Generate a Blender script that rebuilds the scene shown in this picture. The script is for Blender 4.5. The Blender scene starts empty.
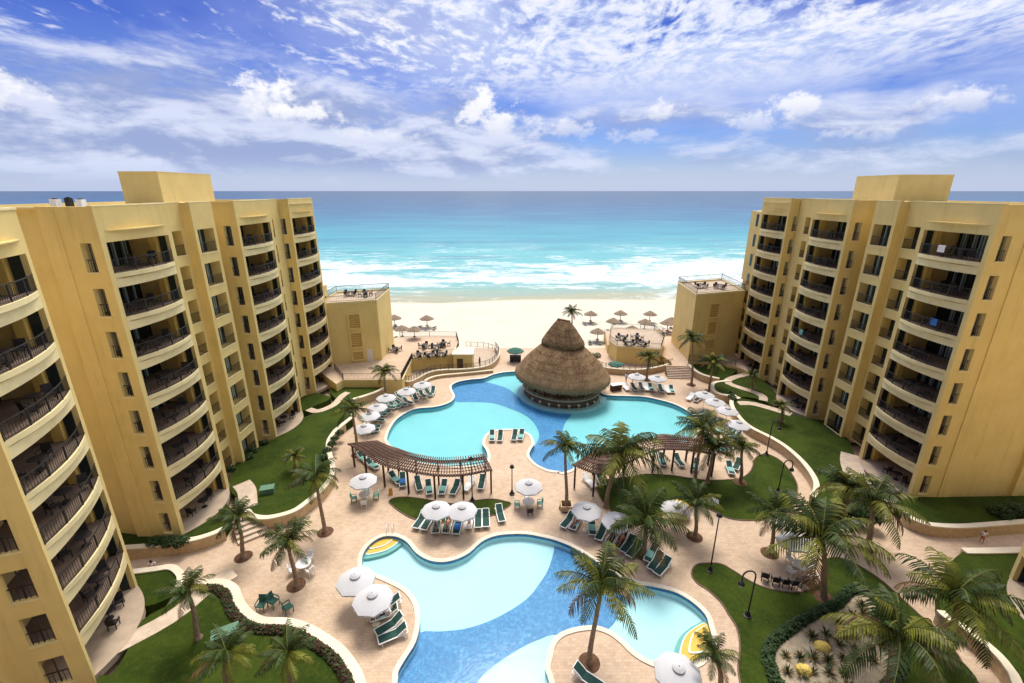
import bpy, bmesh, math, random
from mathutils import Vector, Matrix
from mathutils.geometry import tessellate_polygon
PI = math.pi
rad = math.radians
random.seed(7)
SC = bpy.context.scene
COL = SC.collection

# ------------------------------------------------------------------ camera
cd = bpy.data.cameras.new('camera'); cam = bpy.data.objects.new('camera', cd); COL.objects.link(cam)
cam.location = (0, 0, 29.0)
cam.rotation_euler = (rad(90 - 18.228), 0, 0)
cd.sensor_width = 36.0; cd.lens = 36.0 * 457.0 / 1024.0
cd.clip_start = 0.5; cd.clip_end = 400000
SC.camera = cam

# ------------------------------------------------------------------ light
SUN_EL, SUN_AZ = rad(64), rad(2)          # azimuth from +Y (out to sea) towards +X
world = bpy.data.worlds.new('World'); SC.world = world; world.use_nodes = True
sd = bpy.data.lights.new('sun', 'SUN'); sun = bpy.data.objects.new('sun', sd); COL.objects.link(sun)
sd.energy = 2.5; sd.angle = rad(22); sd.color = (1.0, .92, .80)
dv = Vector((math.sin(SUN_AZ) * math.cos(SUN_EL), math.cos(SUN_AZ) * math.cos(SUN_EL), math.sin(SUN_EL)))
sun.rotation_euler = dv.to_track_quat('Z', 'Y').to_euler(); sun.location = (0, 40, 80)
SC.view_settings.view_transform = 'Standard'; SC.view_settings.look = 'None'
SC.view_settings.exposure = 0.66; SC.view_settings.gamma = 1.0; SC.view_settings.use_curve_mapping = False


D = {
 'pool_low': [(-7.1,20.3),(-7.2,21.0),(-6.9,21.9),(-6.5,23.0),(-6.5,24.5),(-7.0,26.1),(-8.0,27.3),(-9.3,28.1),(-10.8,28.8),(-11.9,29.3),(-12.3,29.9),(-12.5,31.0),(-12.2,32.1),(-11.4,32.9),(-10.2,32.9),(-9.1,32.2),(-8.1,31.0),(-6.9,30.2),(-5.7,30.0),(-4.6,30.3),(-3.6,31.0),(-2.7,32.2),(-1.7,32.9),(-0.4,33.2),(1.3,33.2),(2.5,32.9),(3.7,32.5),(5.1,31.7),(6.3,30.6),(7.5,29.4),(8.6,28.4),(9.6,27.8),(10.6,27.6),(11.7,27.3),(12.6,26.9),(13.4,26.1),(13.9,25.1),(13.8,24.1),(13.6,23.2),(13.0,22.4),(12.1,21.7),(11.0,21.4),(10.1,21.3),(9.5,21.5),(8.7,21.9),(8.1,22.4),(7.6,23.1),(6.9,23.8),(6.0,24.2),(5.1,24.2),(4.1,24.0),(3.2,23.6),(2.6,22.9),(2.3,22.0),(2.1,21.2),(2.3,20.3),(2.5,18.2),(2.5,15.8),(-6.4,15.8),(-7.0,17.7)],
 'blue_low': [(-7.2,19.7),(-7.3,20.7),(-6.8,22.7),(-6.5,24.2),(-5.1,24.3),(-3.4,24.5),(-1.7,25.1),(-0.0,26.1),(1.3,27.2),(2.2,28.5),(2.9,29.7),(3.4,31.1),(3.7,32.3),(3.9,33.6),(5.2,32.9),(6.7,31.6),(7.9,30.3),(9.1,29.2),(8.5,27.2),(8.0,26.0),(7.4,25.0),(6.7,24.4),(6.0,24.2),(5.2,24.2),(4.2,24.1),(3.5,24.1),(2.6,24.0),(1.9,23.7),(1.0,23.3),(-0.3,22.5),(-1.6,21.5),(-2.2,20.7),(-2.5,19.4),(-2.9,18.1),(-6.7,18.1)],
 'pool_up': [(-14.1,47.6),(-15.2,49.2),(-15.5,50.5),(-15.6,52.3),(-15.4,54.7),(-14.5,56.7),(-13.3,57.9),(-11.2,58.3),(-9.8,59.0),(-8.7,60.3),(-8.5,62.1),(-9.2,64.3),(-9.4,66.0),(-8.5,67.4),(-6.6,68.3),(-4.6,68.8),(-3.2,70.3),(-1.5,71.3),(0.6,71.8),(3.3,72.3),(6.8,72.1),(9.9,70.7),(12.2,67.0),(13.4,63.0),(14.8,62.2),(17.4,62.0),(19.7,61.7),(21.5,60.7),(23.1,59.4),(24.2,57.5),(24.6,55.7),(24.1,53.2),(22.8,50.5),(21.3,49.0),(19.7,49.2),(17.5,49.2),(15.3,48.8),(13.4,48.2),(11.4,47.4),(9.8,46.7),(8.4,45.4),(7.1,43.8),(6.3,43.0),(5.3,42.6),(5.2,42.8),(4.0,43.1),(2.9,44.0),(2.3,45.0),(2.0,46.1),(2.3,47.4),(2.7,48.4),(2.6,49.7),(2.2,50.9),(1.1,51.7),(-0.2,52.1),(-1.6,52.0),(-2.9,51.3),(-3.5,50.1),(-3.6,48.4),(-3.1,47.2),(-2.8,45.7),(-3.0,44.3),(-4.1,44.0),(-5.9,43.8),(-7.8,44.0),(-9.9,44.4),(-12.1,45.6)],
 'blue_up': [(-8.5,61.5),(-5.5,61.3),(-2.9,61.0),(-0.3,59.2),(1.7,57.3),(2.8,55.3),(3.4,52.9),(3.4,51.1),(2.9,49.4),(2.1,47.1),(2.3,44.9),(4.1,43.5),(4.2,43.0),(6.3,43.2),(7.0,44.0),(6.3,46.3),(6.3,49.4),(6.6,52.9),(7.3,55.3),(8.3,57.6),(6.9,58.1),(5.4,58.5),(5.2,59.0),(3.3,60.4),(1.6,62.1),(-0.3,65.6),(-2.0,67.3),(-4.6,68.8),(-8.7,69.5),(-10.0,67.3),(-9.8,65.6),(-9.0,63.4)],
 'lawn_left_main': [(-28.0,38.5),(-29.9,42.9),(-30.1,47.3),(-28.2,48.0),(-28.2,54.4),(-27.3,53.1),(-26.0,55.1),(-24.8,57.9),(-24.6,59.6),(-21.0,53.8),(-20.7,52.6),(-21.5,50.6),(-21.7,49.5),(-21.5,47.2),(-20.6,45.0),(-19.1,42.1),(-18.6,39.9),(-18.8,37.9),(-19.4,36.3),(-20.0,35.1),(-21.1,34.4),(-22.3,34.1),(-23.6,34.4),(-24.4,35.2),(-25.9,36.7)],
 'wall_left_main': [(-20.8,53.3),(-21.2,51.9),(-21.5,50.6),(-21.7,49.5),(-21.5,47.2),(-20.6,45.0),(-19.1,42.1),(-18.6,39.9),(-18.8,37.9),(-19.4,36.3),(-20.0,35.1),(-21.1,34.4),(-22.3,34.1),(-23.6,34.4),(-24.4,35.2)],
 'lawn_left_front': [(-40.9,29.2),(-36.8,30.0),(-31.5,30.5),(-30.0,30.7),(-28.2,31.1),(-26.7,31.5),(-25.7,32.1),(-25.1,32.7),(-25.5,35.0),(-27.7,36.7),(-28.0,31.9),(-30.7,31.8),(-35.8,32.6),(-44.5,32.6)],
 'wall_left_front': [(-36.8,30.0),(-31.5,30.5),(-30.0,30.7),(-28.2,31.1),(-26.7,31.5),(-25.7,32.1),(-25.1,32.7)],
 'lawn_left_small': [(-27.2,25.1),(-28.8,27.2),(-29.1,27.9),(-27.8,28.2),(-26.7,28.4),(-25.7,27.9),(-25.1,27.3),(-24.5,26.3),(-24.9,25.6),(-25.8,25.0)],
 'wall_left_small': [(-29.5,27.9),(-27.8,28.2),(-26.7,28.4),(-25.7,27.9),(-25.1,27.3),(-24.7,26.5)],
 'lawn_left_low': [(-23.3,26.5),(-22.9,26.9),(-21.7,26.9),(-20.5,26.3),(-19.5,25.2),(-18.4,24.3),(-17.1,23.7),(-15.4,23.6),(-13.9,23.2),(-12.3,22.4),(-11.0,21.6),(-9.9,20.6),(-9.1,19.6),(-8.1,17.6),(-7.3,14.1),(-19.0,14.1),(-24.9,19.6),(-24.4,20.1),(-24.7,21.7),(-25.4,23.8),(-24.4,25.1)],
 'wall_left_low': [(-23.3,26.5),(-22.9,26.9),(-21.7,26.9),(-20.5,26.3),(-19.5,25.2),(-18.4,24.3),(-17.1,23.7),(-15.4,23.6),(-13.9,23.2),(-12.3,22.4),(-11.0,21.6),(-9.9,20.6),(-9.1,19.6),(-8.1,17.6),(-7.3,14.1)],
 'lawn_left_up': [(-28.5,55.3),(-26.9,57.1),(-25.8,59.0),(-26.5,60.0),(-28.3,61.0),(-28.7,61.0),(-30.2,59.3)],
 'lawn_left_annex': [(-27.0,62.1),(-27.3,64.3),(-29.1,70.9),(-27.0,71.8),(-25.5,64.7),(-24.2,63.5),(-19.4,63.5),(-19.0,63.1),(-20.3,60.6),(-22.6,58.6),(-24.3,58.6),(-26.0,60.3)],
 'wall_left_annex': [(-19.0,63.1),(-19.7,61.5),(-21.0,60.0),(-22.6,58.6)],
 'lawn_right_annex': [(29.9,73.5),(30.0,69.7),(30.8,67.5),(32.5,66.2),(34.1,67.0),(36.3,69.1),(37.9,71.4),(38.7,74.2),(37.3,76.2),(33.4,76.2)],
 'wall_right_annex': [(30.0,74.2),(30.0,69.7),(30.8,67.5),(32.5,66.2)],
 'lawn_right_mid': [(33.7,65.4),(31.2,64.7),(30.1,63.1),(29.8,61.3),(30.5,60.2),(32.2,59.8),(34.6,59.3),(36.2,57.1),(38.5,61.0),(39.1,66.6),(38.2,68.7),(36.5,67.9),(35.0,66.2)],
 'wall_right_mid': [(33.7,65.4),(31.2,64.7),(30.1,63.1),(29.8,61.3),(30.5,60.2),(32.2,59.8)],
 'lawn_right_main': [(35.7,56.1),(34.1,58.3),(32.4,59.3),(31.0,58.5),(30.2,56.9),(29.7,54.7),(29.5,52.0),(29.9,50.2),(30.9,48.2),(31.5,46.1),(31.6,43.5),(31.3,41.3),(30.7,39.4),(29.8,38.0),(28.9,37.1),(29.6,35.5),(32.7,35.0),(35.0,36.0),(37.6,43.1),(40.0,48.2),(40.0,52.4),(38.1,53.3)],
 'wall_right_main': [(32.4,59.3),(31.0,58.5),(30.2,56.9),(29.7,54.7),(29.5,52.0),(29.9,50.2),(30.9,48.2),(31.5,46.1),(31.6,43.5),(31.3,41.3),(30.7,39.4),(29.8,38.0),(28.9,37.1)],
 'lawn_right_front': [(35.8,34.4),(36.2,33.7),(37.0,33.2),(39.1,33.0),(41.9,33.2),(49.3,34.0),(52.8,37.1),(41.2,37.1),(37.9,37.1),(36.0,36.0)],
 'wall_right_front': [(36.0,34.8),(35.8,34.4),(36.2,33.7),(37.0,33.2),(39.1,33.0),(41.9,33.2),(49.3,34.0)],
 'lawn_right_low': [(36.9,30.1),(38.7,30.1),(45.0,30.3),(42.4,25.5),(27.4,15.7),(29.2,18.6),(30.6,20.4),(30.8,21.3),(30.7,22.3),(30.5,23.2),(30.0,24.0),(30.8,25.5),(33.7,28.2)],
 'wall_right_low': [(45.8,30.3),(41.8,30.2),(38.7,30.1),(36.9,30.1)],
 'wall_right_curve': [(30.0,24.5),(30.0,24.0),(30.5,23.2),(30.7,22.3),(30.8,21.3),(30.6,20.4),(30.2,19.6),(28.3,17.1)],
 'lawn_garden': [(14.3,28.8),(15.0,29.7),(16.0,29.9),(17.1,29.8),(17.8,29.1),(18.4,28.3),(19.2,27.6),(20.2,27.2),(21.5,27.0),(22.9,27.3),(23.9,27.9),(24.8,29.0),(25.8,30.2),(27.1,30.5),(28.0,29.9),(28.6,29.0),(29.0,27.9),(29.2,26.2),(29.4,24.3),(29.4,22.5),(29.1,21.5),(28.8,20.3),(26.7,16.3),(12.5,16.3),(13.8,19.3),(14.4,21.1),(14.9,22.0),(15.4,23.0),(15.7,24.1),(15.6,25.1),(15.5,26.1),(15.0,27.2),(14.4,27.9)],
 'lawn_pergola': [(8.7,40.1),(9.9,41.3),(12.8,41.8),(14.4,42.3),(16.9,42.1),(18.8,41.6),(20.7,41.2),(22.8,41.3),(24.4,41.6),(26.1,43.0),(27.7,45.3),(29.0,46.2),(29.8,46.1),(30.4,44.7),(30.2,42.5),(29.6,40.4),(28.6,38.8),(27.3,37.2),(26.0,36.1),(23.8,35.2),(21.8,35.0),(20.2,35.3),(19.3,36.2),(17.8,37.2),(15.0,36.2),(12.2,34.6),(10.5,35.0),(9.1,37.2)],
 'lawn_eye': [(-12.1,37.8),(-11.6,38.3),(-10.4,38.4),(-8.7,38.1),(-6.6,37.5),(-5.0,37.4),(-3.5,37.9),(-1.9,38.1),(-0.8,37.8),(-0.1,37.4),(-0.8,36.5),(-1.6,35.8),(-3.9,35.0),(-6.6,34.7),(-8.9,35.1),(-10.5,36.1),(-11.7,37.2)],
 'planter': [(25.7,27.1),(23.9,25.9),(22.3,25.3),(20.6,24.6),(19.1,23.8),(17.7,23.0),(16.8,22.1),(16.5,21.1),(16.5,19.9),(18.7,18.8),(22.8,19.9),(25.0,21.4),(26.5,23.5),(27.1,25.9),(26.9,27.1)],
 'steps_low_left': [(-12.5,30.8),(-12.6,31.5),(-12.3,32.5),(-11.5,33.1),(-10.3,33.2),(-9.6,32.8),(-9.9,32.1),(-10.6,31.4),(-11.5,31.0)],
 'steps_low_right': [(13.7,23.3),(13.9,24.1),(13.8,24.9),(13.0,24.6),(12.0,24.0),(11.3,23.3),(10.7,22.3),(10.4,21.5),(11.0,21.4),(12.0,21.6),(13.0,22.4)],
 'deck_left': [(-25.7,61.5),(-25.2,63.0),(-19.0,63.0),(-16.5,63.2),(-16.9,72.2),(-14.4,73.0),(-12.3,73.5),(-9.5,74.7),(-10.6,84.5),(-16.0,84.8),(-21.6,84.2),(-23.6,82.9),(-33.3,79.3),(-30.6,67.0)],
 'sin_left': [(-17.3,66.1),(-16.0,65.5),(-15.0,66.7),(-13.8,69.0),(-11.8,70.3),(-7.6,70.8),(-4.5,72.1),(-3.0,74.8),(-2.4,79.0),(-3.2,82.4)],
 'walk_left_back': [(-8.3,85.1),(-13.4,80.4),(-18.2,78.2)],
 'planter_wall_left': [(-13.8,66.8),(-13.2,68.0),(-11.7,69.1),(-8.6,69.9),(-5.3,70.8),(-3.2,71.4)],
 'deck_right': [(19.0,90.4),(18.0,81.4),(23.3,78.6),(26.3,75.9),(27.0,72.6),(26.6,70.5),(29.0,70.5),(30.0,72.9),(33.9,72.4),(36.9,70.5),(38.1,67.9),(45.2,78.6),(39.2,91.2),(26.9,91.9)],
 'resto_right': [(17.8,79.4),(18.5,76.2),(25.7,74.5),(28.2,80.7),(27.9,85.9),(19.7,87.2)],
 'sin_right': [(14.5,72.8),(15.7,71.3),(18.5,70.5),(21.4,70.5),(24.5,71.6),(27.5,73.5)],
 'steps_right': [(25.3,69.6),(29.1,69.6)],
 'steps_right_t': [(26.6,70.5),(29.0,70.5)],
 'tl_tab': [(-20.5,75.7),(-15.6,77.6),(-13.4,77.0),(-15.7,72.6),(-13.7,72.6),(-12.0,72.9),(-12.4,78.7)],
 'tr_tab': [(20.1,79.7),(22.9,79.7),(20.6,76.2),(23.0,76.2)],
 'resto_left_wall': [(-16.0,64.5),(-16.7,71.6),(-9.7,72.6),(-6.8,73.1),(-6.2,69.3)],
 'resto_left_roof': [(-9.7,76.1),(-9.9,79.1),(-7.5,79.4),(-6.9,76.6)],
 'perg_l_front': [(-17.4,43.7),(-15.7,42.4),(-13.1,40.1),(-10.4,39.0),(-7.6,38.2),(-4.8,38.2),(-2.1,39.1)],
 'perg_l_back': [(-15.3,44.2),(-13.5,43.0),(-12.1,42.1),(-10.0,41.1),(-7.6,40.5),(-5.3,40.6),(-2.8,41.2)],
 'perg_r_front': [(6.4,39.9),(8.1,38.6),(9.7,38.6),(11.4,40.1),(15.2,42.6),(17.4,42.9),(19.4,42.6),(21.3,41.9)],
 'perg_r_back': [(8.7,42.3),(9.9,41.9),(11.6,42.6),(13.4,44.1),(15.9,44.9),(17.2,45.2),(19.6,44.8),(21.8,44.0)],
 'hut_eave': [(0.8,67.4),(1.3,63.4),(4.0,59.2),(8.3,57.3),(11.6,57.6),(14.3,61.5)],
 'hut_base': [(1.4,67.3),(3.0,62.4),(6.4,59.9),(10.7,59.4),(12.9,61.3)],
 'palms': {'a':(-22.4,30.6,0.0,-22.2,4.1),'b':(-16.7,27.7,0.0,-16.7,4.4),'c':(-16.7,33.5,0.0,-16.8,5.9),'d':(-22.8,41.6,1.0,-22.8,2.8),'e':(-17.9,46.1,0.0,-17.8,6.0),'f':(-18.6,61.7,1.0,-18.6,4.2),'g':(-20.7,22.5,1.0,-20.5,5.2),'h':(-16.7,19.1,1.0,-16.2,4.3),'i':(-12.9,19.1,1.0,-12.7,4.3),'j':(5.0,21.6,0.0,5.4,6.6),'k':(5.2,36.7,0.0,4.9,6.9),'l':(9.1,36.9,0.0,10.0,6.1),'m':(11.0,30.8,0.0,10.9,3.7),'n':(16.1,32.9,0.0,15.8,3.9),'o':(19.2,40.9,0.0,19.2,6.4),'oo':(20.4,40.8,0.0,20.5,4.5),'p':(23.9,40.9,0.0,23.5,4.4),'q':(30.1,63.9,0.0,30.1,4.9),'r':(28.2,66.2,0.0,27.5,7.8),'s':(21.8,68.2,0.0,21.7,4.1),'t':(12.3,90.4,0.0,12.2,5.8),'u':(21.7,31.0,0.0,21.5,4.4),'v':(23.4,26.6,0.0,22.1,5.6),'w':(30.4,31.6,0.0,29.6,4.9),'x':(22.7,19.8,0.0,22.3,4.7),'y':(28.4,22.0,1.0,27.5,5.3),'z':(12.1,19.6,0.0,11.1,3.5),'za':(35.7,62.4,1.0,35.5,3.4),'zb':(34.6,52.4,1.0,34.1,3.4),'zc':(29.5,33.6,1.0,29.0,4.8)},
 'um_lounge': [(-11.3,26.0),(-9.6,24.4),(-6.7,33.8),(-4.4,33.7),(6.6,33.7),(9.0,32.3),(14.6,33.9),(-14.5,38.1),(1.6,37.2),(-14.9,59.0),(-13.1,61.3),(-17.2,56.9),(-17.6,53.9),(-17.9,51.6),(-17.6,48.4),(19.0,64.4),(21.9,63.7),(26.7,57.8),(27.2,55.5),(27.7,53.0),(27.4,49.3),(9.7,19.3),(23.1,29.7),(15.5,36.7)],
 'pal': [(-26.3,98.7),(-22.7,90.3),(-19.0,98.3),(-18.6,83.2),(18.2,102.2),(22.1,96.1),(25.2,102.7),(24.7,90.0),(28.8,95.3),(31.9,102.2),(17.3,88.2),(31.7,89.4),(35.0,96.6)],
 'lo_A': [(-8.4,34.6),(-7.7,34.4),(-6.8,34.0),(-5.8,34.0),(-4.9,33.9),(-3.9,34.6),(-3.1,34.7),(-2.4,34.8),(-1.1,35.5)],
 'lo_B': [(5.1,34.6),(5.8,34.4),(7.2,33.8),(7.9,33.1),(8.9,32.7),(9.4,32.1),(9.9,31.6),(10.3,31.1),(11.6,30.6),(11.7,29.7),(12.1,29.2)],
 'lo_C': [(-9.1,25.7),(-9.1,24.9),(-8.5,24.0),(-8.1,23.3)],
 'lo_Dn': [(4.6,20.5)],
 'lo_E': [(-17.7,50.9),(-17.8,52.4),(-17.8,54.0),(-17.8,55.5),(-17.6,56.6),(-17.2,57.7),(-16.5,58.3),(-15.8,58.9),(-15.0,59.7),(-14.1,61.2),(-13.3,61.8),(-12.4,62.5),(-11.9,63.0)],
 'lo_F': [(17.4,64.6),(18.8,64.6),(19.8,64.6),(20.6,64.5),(21.3,64.3),(22.8,63.9),(23.5,63.7),(24.2,63.5)],
 'lo_F2': [(26.0,60.9),(27.0,60.4)],
 'lo_H': [(-2.5,49.7),(-1.4,49.7),(0.2,49.9),(1.1,49.9)],
 'lo_I': [(-16.8,45.0),(-15.3,43.4),(-12.3,40.9),(-11.5,40.6),(-9.6,40.2),(-8.5,39.7),(-7.0,39.6),(-5.7,39.7),(-4.4,40.0),(-3.1,40.5)],
 'lo_J': [(16.8,44.4),(18.7,44.3),(8.0,40.4),(9.2,41.2),(20.3,43.4),(23.6,43.0),(24.7,43.4)],
 'lo_K': [(27.9,52.3),(27.9,51.2),(27.1,50.3),(27.7,49.9)],
 'dark_chairs': [(19.8,28.2),(20.4,27.8),(21.0,27.6),(21.6,27.5),(22.4,27.7),(23.1,27.9)],
 'dark_set': [(-18.0,25.2),(-17.5,25.5),(-16.2,25.0)],
 'tab': [(-16.7,29.2)],
 'lamps': [(15.9,29.1),(16.9,25.0),(0.0,38.9),(29.4,46.1),(27.0,39.3),(-3.9,37.8)],
 'tl_ch': [(-20.9,76.6),(-19.9,76.9),(-19.0,76.9),(-17.8,76.7),(-16.0,73.2),(-14.8,73.2),(-14.0,73.3),(-12.7,73.2),(-12.1,73.5),(-16.3,79.9),(-15.0,79.9),(-13.3,79.9),(-12.3,79.9),(-15.7,76.6),(-14.1,76.6)],
 'tr_ch': [(20.4,83.3),(21.7,83.3),(23.5,83.5),(24.6,83.5),(20.8,79.8),(21.7,79.8),(22.9,79.8),(24.6,79.8)],
 'people': [(-29.4,30.7),(40.9,33.7),(-5.6,76.9),(18.1,67.0),(19.3,67.4),(-12.2,38.9)],
}

# ------------------------------------------------------------------ node helper
class NT:
    def __init__(s, nt): s.t = nt; nt.nodes.clear()
    def n(s, ty, ins=None, **kw):
        o = s.t.nodes.new(ty)
        for k, v in kw.items(): setattr(o, k, v)
        for k, v in (ins or {}).items(): s.set(o, k, v)
        return o
    def set(s, o, k, v):
        sock = o.inputs[k]
        if isinstance(v, bpy.types.NodeSocket): s.t.links.new(v, sock)
        elif isinstance(v, bpy.types.Node): s.t.links.new(v.outputs[0], sock)
        else: sock.default_value = v
    def m(s, op, a, b=0.0, c=None, clamp=False):
        o = s.n('ShaderNodeMath', operation=op, use_clamp=clamp); s.set(o, 0, a); s.set(o, 1, b)
        if c is not None: s.set(o, 2, c)
        return o.outputs[0]
    def sstep(s, v, a, b):
        o = s.n('ShaderNodeMapRange', interpolation_type='SMOOTHSTEP', clamp=True)
        s.set(o, 0, v); o.inputs[1].default_value = a; o.inputs[2].default_value = b
        return o.outputs[0]
    def mix(s, f, a, b, bt='MIX'):
        o = s.n('ShaderNodeMix', data_type='RGBA', blend_type=bt)
        s.set(o, 0, f); s.set(o, 6, a if not isinstance(a, tuple) else (*a[:3], 1)); s.set(o, 7, b if not isinstance(b, tuple) else (*b[:3], 1))
        return o.outputs[2]
    def noise(s, vec, scale, det=4, rough=.55, dist=0.0):
        o = s.n('ShaderNodeTexNoise'); s.set(o, 'Vector', vec); s.set(o, 'Scale', scale)
        s.set(o, 'Detail', det); s.set(o, 'Roughness', rough); s.set(o, 'Distortion', dist)
        return o.outputs[0]
    def vscale(s, vec, sc):
        o = s.n('ShaderNodeMapping'); s.set(o, 'Vector', vec); o.inputs['Scale'].default_value = sc
        return o.outputs[0]
    def xyz(s, x, y, z=0.0):
        o = s.n('ShaderNodeCombineXYZ'); s.set(o, 0, x); s.set(o, 1, y); s.set(o, 2, z)
        return o.outputs[0]
    def ramp(s, f, stops):
        o = s.n('ShaderNodeValToRGB'); s.set(o, 0, f)
        el = o.color_ramp.elements
        while len(el) < len(stops): el.new(0.5)
        for e, (p, c) in zip(el, stops): e.position = p; e.color = (*c, 1)
        return o.outputs[0]

def lin(r, g, b):
    f = lambda c: (c / 255 / 12.92) if c <= 10 else ((c / 255 + .055) / 1.055) ** 2.4
    return (f(r), f(g), f(b))

# ------------------------------------------------------------------ sky
def build_sky():
    N = NT(world.node_tree)
    tc = N.n('ShaderNodeTexCoord'); d = tc.outputs['Generated']
    sep = N.n('ShaderNodeSeparateXYZ', {0: d}); x, y, z = sep.outputs
    zc = N.m('MAXIMUM', z, 0.0)
    sky = N.n('ShaderNodeTexSky', sky_type='NISHITA', sun_disc=False)
    sky.sun_elevation = SUN_EL; sky.sun_rotation = SUN_AZ; sky.altitude = 0; sky.air_density = 1.0; sky.dust_density = .6; sky.ozone_density = 3.0
    az = N.m('ARCTAN2', x, y)
    # tint the clear air a little deeper and bluer overhead, paler and lilac low down
    tint = N.ramp(N.m('MULTIPLY', zc, 2.2, clamp=True), [(0.0, (.80, .84, 1.10)), (.20, (.52, .66, 1.12)), (.55, (.16, .31, .92)), (1.0, (.10, .21, .78))])
    base = N.mix(1.0, sky.outputs[0], tint, 'MULTIPLY')
    # high broken cloud on a plane overhead
    inv = N.m('DIVIDE', 1.0, N.m('ADD', zc, .07))
    px = N.m('MULTIPLY', x, inv); py = N.m('MULTIPLY', y, inv)
    P = N.xyz(px, N.m('MULTIPLY', py, .8), 0.0)
    warp = N.noise(P, 1.2, 2)
    P2 = N.xyz(N.m('ADD', px, N.m('MULTIPLY', warp, .5)), N.m('MULTIPLY_ADD', warp, .3, N.m('MULTIPLY', py, .62)), 3.1)
    cells = N.noise(P2, 8.5, 5, .60)
    fleck = N.noise(P2, 21.0, 4, .6)
    big = N.noise(P2, 1.1, 3, .5)
    right = N.sstep(az, -.75, .10)                     # cover grows to the right
    cov = N.m('ADD', N.m('MULTIPLY', cells, .75), N.m('ADD', N.m('MULTIPLY', fleck, .25), N.m('MULTIPLY', big, .50)))
    cov = N.m('ADD', cov, N.m('MULTIPLY', right, .16))
    alto = N.m('MULTIPLY', N.sstep(cov, .74, .93), N.sstep(z, .14, .25))
    veil = N.m('MULTIPLY', N.sstep(N.noise(P2, .9, 4, .55), .30, .62), N.m('MULTIPLY', N.sstep(z, .06, .20), N.m('MULTIPLY_ADD', right, .82, .10)))
    # low bank of soft cumulus, heavier to the left, fading into the haze
    Q = N.xyz(N.m('MULTIPLY', az, 3.0), N.m('MULTIPLY', zc, 9.0), 1.7)
    qn = N.noise(Q, 1.9, 8, .60, .30)
    qf = N.noise(N.xyz(N.m('MULTIPLY_ADD', az, 3.0, .05), N.m('MULTIPLY_ADD', zc, 9.0, .22), 1.7), 1.9, 5, .55, .30)
    band = N.m('MULTIPLY', N.sstep(z, -.01, .06), N.m('SUBTRACT', 1.0, N.sstep(z, .12, .22)))
    leftw = N.m('SUBTRACT', 1.0, N.m('MULTIPLY', N.sstep(az, -.30, .25), .75))
    bank = N.sstep(N.m('MULTIPLY_ADD', band, .26, N.m('MULTIPLY_ADD', leftw, .25, N.m('MULTIPLY', qn, .75))), .60, .84)
    bank = N.m('MULTIPLY', bank, N.sstep(z, -.01, .045))
    shade = N.sstep(N.m('SUBTRACT', qn, qf), -.10, .14)   # tops brighter than bellies
    bcol = N.mix(shade, (3.2, 3.9, 6.3), (6.9, 7.3, 8.9))
    bright = N.sstep(N.m('ADD', N.m('MULTIPLY', cells, .7), N.m('MULTIPLY', fleck, .3)), .40, .62)
    acol = N.mix(bright, (5.0, 6.1, 9.0), (9.0, 9.1, 9.6))
    c = N.mix(N.m('MULTIPLY', veil, .85), base, (5.9, 6.7, 9.1))
    c = N.mix(N.m('MULTIPLY', alto, .90), c, acol)
    c = N.mix(N.m('MULTIPLY', bank, .90), c, bcol)
    # separate cumulus heads: azimuth, height, width, height, density
    lump = N.noise(N.xyz(N.m('MULTIPLY', az, 1.0), N.m('MULTIPLY', zc, 1.3), 4.0), 24.0, 6, .62)
    for a, e, w, h, k in [(-.44, .157, .055, .045, 1.0), (-.40, .128, .08, .03, .9), (-.055, .145, .06, .045, .95), (-.02, .115, .10, .035, .6), (.30, .142, .036, .022, .75),
                          (.50, .137, .05, .024, .85), (.46, .120, .06, .02, .6), (.72, .130, .06, .020, .8), (-.82, .125, .10, .035, .95), (-.93, .115, .10, .04, .8), (.12, .115, .05, .02, .5), (.23, .10, .05, .02, .4), (.60, .088, .07, .015, .4), (-.25, .10, .09, .02, .5)]:
        dx = N.m('DIVIDE', N.m('SUBTRACT', az, a), w); dz = N.m('DIVIDE', N.m('SUBTRACT', z, e), h)
        q = N.m('ADD', N.m('MULTIPLY', dx, dx), N.m('MULTIPLY', dz, dz))
        f = N.sstep(N.m('MULTIPLY_ADD', lump, 3.0, N.m('MULTIPLY', q, -.55)), .95, 1.55)
        col = N.mix(N.sstep(dz, -1.1, .5), (5.0, 5.6, 7.8), (9.4, 9.4, 9.7))
        c = N.mix(N.m('MULTIPLY', f, k), c, col)
    # thick pale air right above the water
    c = N.mix(N.m('MULTIPLY', N.m('SUBTRACT', 1.0, N.sstep(z, .0, .07)), .70), c, (5.2, 6.15, 8.7))
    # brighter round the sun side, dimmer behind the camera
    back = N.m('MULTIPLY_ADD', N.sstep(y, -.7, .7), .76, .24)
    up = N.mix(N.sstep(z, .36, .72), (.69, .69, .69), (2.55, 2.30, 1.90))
    c = N.mix(1.0, c, up, 'MULTIPLY'); glow = back   # unseen sky above the frame, brightened and warmed to light the facades
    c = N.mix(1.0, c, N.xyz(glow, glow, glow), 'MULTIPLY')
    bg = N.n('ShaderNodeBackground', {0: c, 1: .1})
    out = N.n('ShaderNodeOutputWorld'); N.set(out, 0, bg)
build_sky()

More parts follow.
